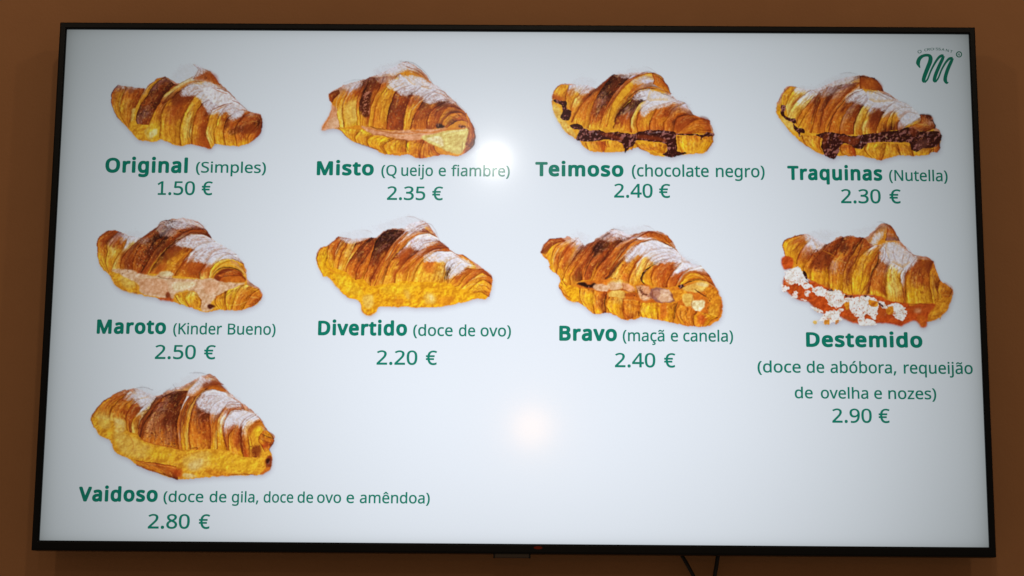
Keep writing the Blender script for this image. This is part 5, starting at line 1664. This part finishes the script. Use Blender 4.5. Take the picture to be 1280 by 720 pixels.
def frame_mesh():
    x0, x1, y0, y1 = -SW / 2, SW / 2, -SH / 2, SH / 2
    # (outset fraction, height) from inner lip to the back
    prof = [(-.06, -.0015), (0.0, .0030), (.12, .0046), (.80, .0046), (1.0, .0032), (1.03, -.004), (1.03, -.030), (.2, -.030)]
    V, F = [], []
    for f, z in prof:
        V += [(x0 - LB * f, y0 - BB * f, z), (x1 + RB * f, y0 - BB * f, z), (x1 + RB * f, y1 + TB * f, z), (x0 - LB * f, y1 + TB * f, z)]
    for i in range(len(prof) - 1):
        for k in range(4):
            a, b = i * 4 + k, i * 4 + (k + 1) % 4
            F.append((a, b, b + 4, a + 4))
    return V, F


V, F = frame_mesh()
bezel = mesh_obj('bezel', V, F, plastic, tv)
bev = bezel.modifiers.new('b', 'BEVEL'); bev.width = .0006; bev.segments = 2; bev.limit_method = 'ANGLE'
bm = bmesh.new()
box(bm, -SW / 2 - .004, SW / 2 + .004, -SH / 2 - .004, SH / 2 + .004, -.034, -.004)
box(bm, -.42, .42, -.30, .16, -.055, -.034, .006)
bm_obj('back_cover', bm, plastic_in, tv)

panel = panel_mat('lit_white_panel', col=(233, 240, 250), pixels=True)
nx, ny = 2, 2
screen = mesh_obj('screen', [(-SW / 2, -SH / 2, 0), (SW / 2, -SH / 2, 0), (SW / 2, SH / 2, 0), (-SW / 2, SH / 2, 0)], [(0, 1, 2, 3)], panel, tv)
screen['label'] = 'lit white screen with nine croissant pictures and green prices'

# sensor box and logo plate under the bottom rail, with its red standby light
s0, s1 = px(617.5, 686), px(662.5, 695)
bm = bmesh.new()
box(bm, s0.x, s1.x, -SH / 2 - BB - .0052, -SH / 2 - BB + .002, -.014, .0015, .0008)
sensor = bm_obj('sensor_box', bm, plain('brown_tinted_plastic', (.045, .028, .018), .3, .5), tv)
for xx in (s0.x - .0008, s1.x - .0012):
    bm = bmesh.new()
    box(bm, xx, xx + .002, -SH / 2 - BB - .0056, -SH / 2 - BB + .0022, -.0145, .0022, .0004)
    bm_obj('sensor_rim', bm, plastic, tv)
m, nt, N, L = new_mat('red_standby_light')
o_ = N.new('ShaderNodeOutputMaterial'); e_ = N.new('ShaderNodeEmission')
e_.inputs[0].default_value = (1, .10, .03, 1); e_.inputs[1].default_value = .05
L.new(e_.outputs[0], o_.inputs[0])
lp = px(672.5, 684.8)
bm = bmesh.new()
bmesh.ops.create_uvsphere(bm, u_segments=16, v_segments=8, radius=1, matrix=Matrix.Translation((lp.x, lp.y, .0046)) @ Matrix.Diagonal((.0056, .0019, .0005, 1)))
bm_obj('standby_light', bm, m, tv, True)

# ---------------------------------------------------------------- the nine pictures
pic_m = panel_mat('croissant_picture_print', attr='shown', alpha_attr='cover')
for i, (reg, zw, desc, art) in enumerate(ART):
    cv = Canvas(reg, zw, i * 1000 + 11)
    rgb, al = cv.run(art)
    H, W = al.shape
    quad = (al[:-1, :-1] + al[1:, :-1] + al[:-1, 1:] + al[1:, 1:]) > .05
    use = np.zeros((H, W), bool)
    use[:-1, :-1] |= quad; use[1:, :-1] |= quad; use[:-1, 1:] |= quad; use[1:, 1:] |= quad
    idx = -np.ones((H, W), np.int64)
    idx[use] = np.arange(use.sum())
    yy, xx = np.nonzero(use)
    # canvas -> photo pixel -> point on the panel
    U = (xx - cv.pad) / SS + reg[0]
    Vv = (yy - cv.pad) / SS + reg[1]
    R = np.array(Rc.to_3x3())
    D = np.stack([U - 640.0, 360.0 - Vv, np.full(U.shape, -FOC)], -1) @ R.T
    t = -CAMP.z / D[:, 2]
    co = np.stack([CAMP.x + D[:, 0] * t, CAMP.y + D[:, 1] * t, np.full(U.shape, .0003)], -1)
    qy, qx = np.nonzero(quad)
    fc = np.stack([idx[qy, qx], idx[qy + 1, qx], idx[qy + 1, qx + 1], idx[qy, qx + 1]], -1)
    me = bpy.data.meshes.new('croissant_picture')
    me.vertices.add(len(co)); me.vertices.foreach_set('co', co.astype(np.float32).ravel())
    me.loops.add(fc.size); me.loops.foreach_set('vertex_index', fc.astype(np.int32).ravel())
    me.polygons.add(len(fc)); me.polygons.foreach_set('loop_start', np.arange(0, fc.size, 4, dtype=np.int32))
    me.update(calc_edges=True)
    c = rgb[yy, xx] / 255.0
    lin = np.where(c <= .04045, c / 12.92, ((c + .055) / 1.055) ** 2.4)
    at = me.color_attributes.new('shown', 'FLOAT_COLOR', 'POINT')
    at.data.foreach_set('color', np.concatenate([lin, np.ones((len(lin), 1))], 1).astype(np.float32).ravel())
    cvr = me.attributes.new('cover', 'FLOAT', 'POINT')
    cvr.data.foreach_set('value', al[yy, xx].astype(np.float32))
    me.materials.append(pic_m)
    o = bpy.data.objects.new('croissant_picture', me)
    C.objects.link(o)
    o.parent = screen
    o['label'] = desc

# ---------------------------------------------------------------- lettering
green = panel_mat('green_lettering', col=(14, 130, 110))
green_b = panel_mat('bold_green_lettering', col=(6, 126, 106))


XH = True


def glyph_mesh(text, weight, space=1.0):
    cu = bpy.data.curves.new('t', 'CURVE')
    cu.dimensions = '2D'
    cu.fill_mode = 'BOTH'
    x = 0.0
    for ch in text:
        adv, data = GLYPHS[ch]
        for sp in data.split('/'):
            P = [tuple(float(q) / 1000 for q in p.split(',')) for p in sp.split()]
            if ch in 'ij' and min(p[1] for p in P) > .42:      # the dot stands clear of a bold stem
                P = [(p[0], p[1] + weight * 1.1) for p in P]
            s_ = cu.splines.new('POLY')
            s_.points.add(len(P) - 1)
            for q, p in zip(s_.points, P):
                q.co = (p[0] + x, p[1], 0, 1)
            s_.use_cyclic_u = True
        x += adv / 1000 * 1.0 + (space - 1)
    o = bpy.data.objects.new('t', cu)
    C.objects.link(o)
    dg = bpy.context.evaluated_depsgraph_get()
    dg.update()
    me = bpy.data.meshes.new_from_object(o.evaluated_get(dg))
    V = np.array([v.co[:2] for v in me.vertices])
    F = [tuple(p.vertices) for p in me.polygons]
    V = np.concatenate([V, np.zeros((len(V), 1))], 1)
    V = [tuple(v) for v in V]
    if weight:                                   # bolder cut: a rim laid along every contour
        for sp in cu.splines:
            P = np.array([q.co[:2] for q in sp.points])
            E = np.roll(P, -1, 0) - P
            E = E / np.maximum(np.hypot(E[:, 0], E[:, 1])[:, None], 1e-6)
            Nn = np.stack([-E[:, 1], E[:, 0]], 1)
            for i in range(len(P)):
                j = (i + 1) % len(P)
                n = len(V)
                a_ = P[i] - E[i] * weight * .45
                b_ = P[j] + E[i] * weight * .45
                z = .1 + .1 * (i % 2)
                V += [(*(a_ + Nn[i] * weight), z), (*(a_ - Nn[i] * weight), z), (*(b_ - Nn[i] * weight), z), (*(b_ + Nn[i] * weight), z)]
                F.append((n, n + 1, n + 2, n + 3))
    V = np.array(V)
    yy = V[:, 1]
    V[:, 1] = np.where((yy > 0) & (yy < .43), yy * 1.05, np.where((yy >= .43) & (yy < .573), .4515 + (yy - .43) * (.1215 / .143), yy)) if XH else yy
    bpy.data.objects.remove(o)
    bpy.data.meshes.remove(me)
    return V, F


def cap_height(w):
    V, F = glyph_mesh('H', w)
    return V[:, 1].max(), V[:, 1].min()


def text(words, base, capy, mat, weight, name, label, space=1.0, body=None):
    """words: (string, left px, right px); base: (left x, left y, right x, right y) of the baseline in the photo;
    capy: cap-top px at the left end"""
    AV, AF = [], []
    top, bot = cap_height(weight)
    for w, xl, xr in words:
        V, F = glyph_mesh(w, weight, space)
        V = V.copy()
        x0, x1 = V[:, 0].min(), V[:, 0].max()
        u = (V[:, 0] - x0) / (x1 - x0)
        def by(x):
            return base[1] + (base[3] - base[1]) * (x - base[0]) / (base[2] - base[0])
        pl, pr = px(xl, by(xl)), px(xr, by(xr))
        ct = px(xl, by(xl) - (base[1] - capy))
        h = (ct.y - pl.y) / (top - bot)
        X = pl.x + u * (pr.x - pl.x)
        Y = pl.y + u * (pr.y - pl.y) + (V[:, 1] + weight) * h
        Z = .0006 + V[:, 2] * .0004
        n = len(AV)
        AV += [(a, b, c) for a, b, c in zip(X, Y, Z)]
        AF += [tuple(q + n for q in f) for f in F]
    o = mesh_obj(name, AV, AF, mat, screen)
    if label:
        o['label'] = label
    return o


def title(w, xl, xr, yl, yr, capy):
    text([(w, xl, xr)], (xl, yl, xr, yr), capy - .9, green_b, .040, 'item_name', '', 1.06)


def note(words, yl, yr, capy):
    text(words, (words[0][1], yl, words[-1][2], yr), capy - .5, green, .012, 'item_note', '', 1.0)


def price(t, xl, xr, y, capy, gap=None):
    a, b = t
    text([(a, xl, gap[0]), (b, gap[1], xr)], (xl, y, xr, y + .4), capy - .2, green, .012, 'price', '', 1.0)


title('Original', 131.4, 234.6, 216.0, 216.6, 198.3)
note([('(Simples)', 244.8, 332.4)], 216.0, 216.6, 203.0)
price(('1.50', '€'), 196.4, 265.6, 243.8, 226.8, (243.5, 252))
title('Misto', 395.8, 467.2, 219.3, 219.6, 202.4)
note([('(Q', 476.6, 495.8), ('ueijo', 501.5, 541.2), ('e', 548.2, 557.4), ('fiambre)', 564, 637.2)], 220.0, 220.8, 206.9)
price(('2.35', '€'), 483.7, 553.8, 250.1, 233.3, (531.6, 540.2))
title('Teimoso', 669.0, 779.4, 220.5, 221.2, 203.4)
note([('(chocolate', 789.8, 886), ('negro)', 894.8, 955.8)], 220.8, 222, 206.6)
price(('2.40', '€'), 767.6, 838, 247.2, 230, (815.8, 824))
title('Traquinas', 984.2, 1103, 225.2, 226.2, 208.2)
note([('(Nutella)', 1111.4, 1184.6)], 226.2, 227, 213)
price(('2.30', '€'), 1051.3, 1126.2, 254.2, 236.8, (1101, 1112))
title('Maroto', 120.8, 207.4, 417.4, 417.8, 400.2)
note([('(Kinder', 216.4, 277.4), ('Bueno)', 284.6, 344.4)], 418.0, 418.8, 404.6)
price(('2.50', '€'), 193.5, 269.4, 448.9, 431.4, (244.6, 255))
title('Divertido', 397.4, 508.8, 419.3, 419.9, 401.8)
note([('(doce', 516.4, 565.8), ('de', 573.5, 594), ('ovo)', 600.6, 638.7)], 420.0, 420.9, 406.4)
price(('2.20', '€'), 470.6, 546.3, 456, 438.3, (521.6, 532.2))
title('Bravo', 699, 771.2, 426.1, 426.6, 408.0)
note([('(maçã', 778.4, 830.6), ('e', 838.4, 847.6), ('canela)', 854, 916.4)], 426.7, 427.4, 413)
price(('2.40', '€'), 768.6, 844.3, 459.2, 441.5, (819.2, 830.2))
title('Destemido', 1007.6, 1153.2, 433.8, 434.8, 416.2)
note([('(doce', 946.9, 1001), ('de', 1008.3, 1030.4), ('abóbora,', 1038, 1120.4), ('requeijão', 1129.7, 1216)], 465.7, 467.8, 451.8)
note([('de', 993.4, 1016), ('ovelha', 1026, 1085.4), ('e', 1092.7, 1102.6), ('nozes)', 1110.4, 1170.4)], 498.0, 499.4, 484.6)
price(('2.90', '€'), 1040.3, 1112.4, 528.5, 511, (1089.8, 1098.4))
title('Vaidoso', 98, 197, 626.9, 627.5, 609.2)
note([('(doce', 204.2, 254.2), ('de', 261.8, 283), ('gila,', 289.6, 323), ('doce', 329.4, 366.6), ('de', 371.8, 391.4), ('ovo', 396.2, 426.4),
      ('e', 433, 442.6), ('amêndoa)', 449.6, 537.2)], 627.6, 629.6, 614.6)
price(('2.80', '€'), 184.7, 262.3, 660.8, 642.8, (237, 248.4))

# ---------------------------------------------------------------- the emblem in the corner
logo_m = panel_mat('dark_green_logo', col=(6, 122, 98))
LS = 926 / 90.0


def lg(x, y):
    return px(1130 + x / LS, 45 + y / LS)


def ribbon(P, W, mat, name, z=.0006, label=None):
    Q = smooth(np.array(P, float), 14)
    w = 1.22 * np.interp(np.linspace(0, 1, len(Q)), np.linspace(0, 1, len(W)), W)
    T = np.gradient(Q, axis=0)
    T /= np.maximum(np.hypot(T[:, 0], T[:, 1])[:, None], 1e-6)
    Nn = np.stack([-T[:, 1], T[:, 0]], 1)
    A, B = Q + Nn * w[:, None] / 2, Q - Nn * w[:, None] / 2
    V = [(*lg(*a), z) for a in A] + [(*lg(*b), z) for b in B]
    n = len(Q)
    F = [(i, i + 1, n + i + 1, n + i) for i in range(n - 1)]
    return V, F


LV, LF = [], []
for P, W in (
    ([(205, 412), (180, 350), (200, 290), (250, 255), (310, 250), (338, 275), (335, 330), (300, 420), (262, 520), (250, 575), (268, 596)], [10, 44, 40, 30, 30, 42, 46, 44, 42, 38, 20]),
    ([(262, 598), (300, 560), (340, 460), (390, 360), (440, 285), (480, 256), (506, 262)], [22, 18, 18, 22, 26, 30, 30]),
    ([(506, 258), (492, 300), (450, 390), (405, 500), (388, 570), (404, 596)], [28, 34, 36, 38, 36, 18]),
    ([(400, 596), (440, 540), (480, 440), (530, 350), (580, 295), (625, 290)], [20, 18, 18, 22, 28, 30]),
    ([(625, 288), (606, 330), (565, 420), (535, 510), (528, 570), (548, 605), (570, 596)], [24, 34, 38, 38, 40, 26, 6]),
):
    V, F = ribbon(P, W, logo_m, 'x', .0006 + .00008 * (len(LV) > 0) * (1 + len(LV) / 200))
    n = len(LV)
    LV += V
    LF += [tuple(q + n for q in f) for f in F]
emb = mesh_obj('emblem', LV, LF, logo_m, screen)
emb['label'] = 'green brush script letter M'
# the small arched words above it
word = 'O CROISSANT'
AV, AF = [], []
xs = [205, 245, 278, 315, 358, 398, 428, 462, 505, 552, 600, 626]
posx = {0: 205, 2: 280, 3: 318, 4: 362, 5: 397, 6: 424, 7: 457, 8: 499, 9: 553, 10: 602}
for i, ch in enumerate(word):
    if ch == ' ':
        continue
    V, F = glyph_mesh(ch, .012)
    cx = posx[i]
    t = (cx - 405) / 200.0
    cy = 186 - 34 * (1 - t * t) + (16 if i == 0 else 12)
    hgt = 50 if i == 0 else 40
    w = {'O': 46, 'C': 34, 'R': 36, 'I': 6, 'S': 32, 'A': 40, 'N': 38, 'T': 36}[ch] * (1.12 if i == 0 else 1)
    x0, x1 = V[:, 0].min(), V[:, 0].max()
    ang = .30 * t
    X = ((V[:, 0] - x0) / max(x1 - x0, 1e-6) - .5) * w
    Y = -V[:, 1] / .73 * hgt
    X2 = cx + X * math.cos(ang) - Y * math.sin(ang)
    Y2 = cy + 20 + X * math.sin(ang) + Y * math.cos(ang)
    n = len(AV)
    AV += [(*lg(a, b), .0006) for a, b in zip(X2, Y2)]
    AF += [tuple(q + n for q in f) for f in F]
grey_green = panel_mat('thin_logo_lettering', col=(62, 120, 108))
o = mesh_obj('emblem_lettering', AV, AF, grey_green, screen)
# registered mark: ring with an R
AV, AF = [], []
n = 28
for k in range(n):
    a = 2 * math.pi * k / n
    for r in (40, 27):
        AV.append((*lg(706 + r * math.cos(a), 238 + r * math.sin(a)), .0006))
for k in range(n):
    a, b = 2 * k, 2 * ((k + 1) % n)
    AF.append((a, b, b + 1, a + 1))
V, F = glyph_mesh('R', .01)
x0, x1 = V[:, 0].min(), V[:, 0].max()
q0 = len(AV)
AV += [(*lg(690 + (a - x0) / (x1 - x0) * 32, 256 - b / .73 * 38), .0006) for a, b in V[:, :2]]
AF += [tuple(q + q0 for q in f) for f in F]
o = mesh_obj('registered_mark', AV, AF, logo_m, screen)

# ================================================================ cables below the television
cab = plain('black_cable_rubber', (.012, .011, .010), .5, .4)


def at_depth(u, v, y):
    d = (T2W.to_3x3() @ Rc.to_3x3()) @ Vector((u - 640.0, 360.0 - v, -FOC))
    o_ = cam.matrix_world.translation
    t = (y - o_.y) / d.y
    return o_ + d * t


for P, r, lab in (
    ([(838, 664, .045), (850, 690, .040), (857, 702, .038), (868, 722, .038), (884, 752, .045), (890, 800, .056), (886, 900, .057), (880, 1100, .057), (884, 1500, .057)], .0024,
     'thin black cable slanting down to the right from under the television'),
    ([(901, 664, .045), (898, 690, .042), (896, 704, .042), (892, 730, .044), (889, 770, .052), (896, 830, .056), (893, 920, .057), (896, 1100, .057), (892, 1500, .057)], .0027,
     'thicker black cable hanging almost straight down from under the television')):
    Q = np.array([tuple(at_depth(u, v, y)) for u, v, y in P])
    out = []
    Q2 = np.vstack([2 * Q[0] - Q[1], Q, 2 * Q[-1] - Q[-2]])
    for i in range(1, len(Q2) - 2):
        for t in np.linspace(0, 1, 8, endpoint=False):
            a, b, c, d = Q2[i - 1], Q2[i], Q2[i + 1], Q2[i + 2]
            out.append(.5 * (2 * b + (c - a) * t + (2 * a - 5 * b + 4 * c - d) * t ** 2 + (3 * b - a - 3 * c + d) * t ** 3))
    bm = bmesh.new()
    tube(bm, out, r)
    o = bm_obj('cable', bm, cab, None, True)
    o['label'] = lab
    o['category'] = 'cable'
    o['group'] = 'cables hanging below the television'
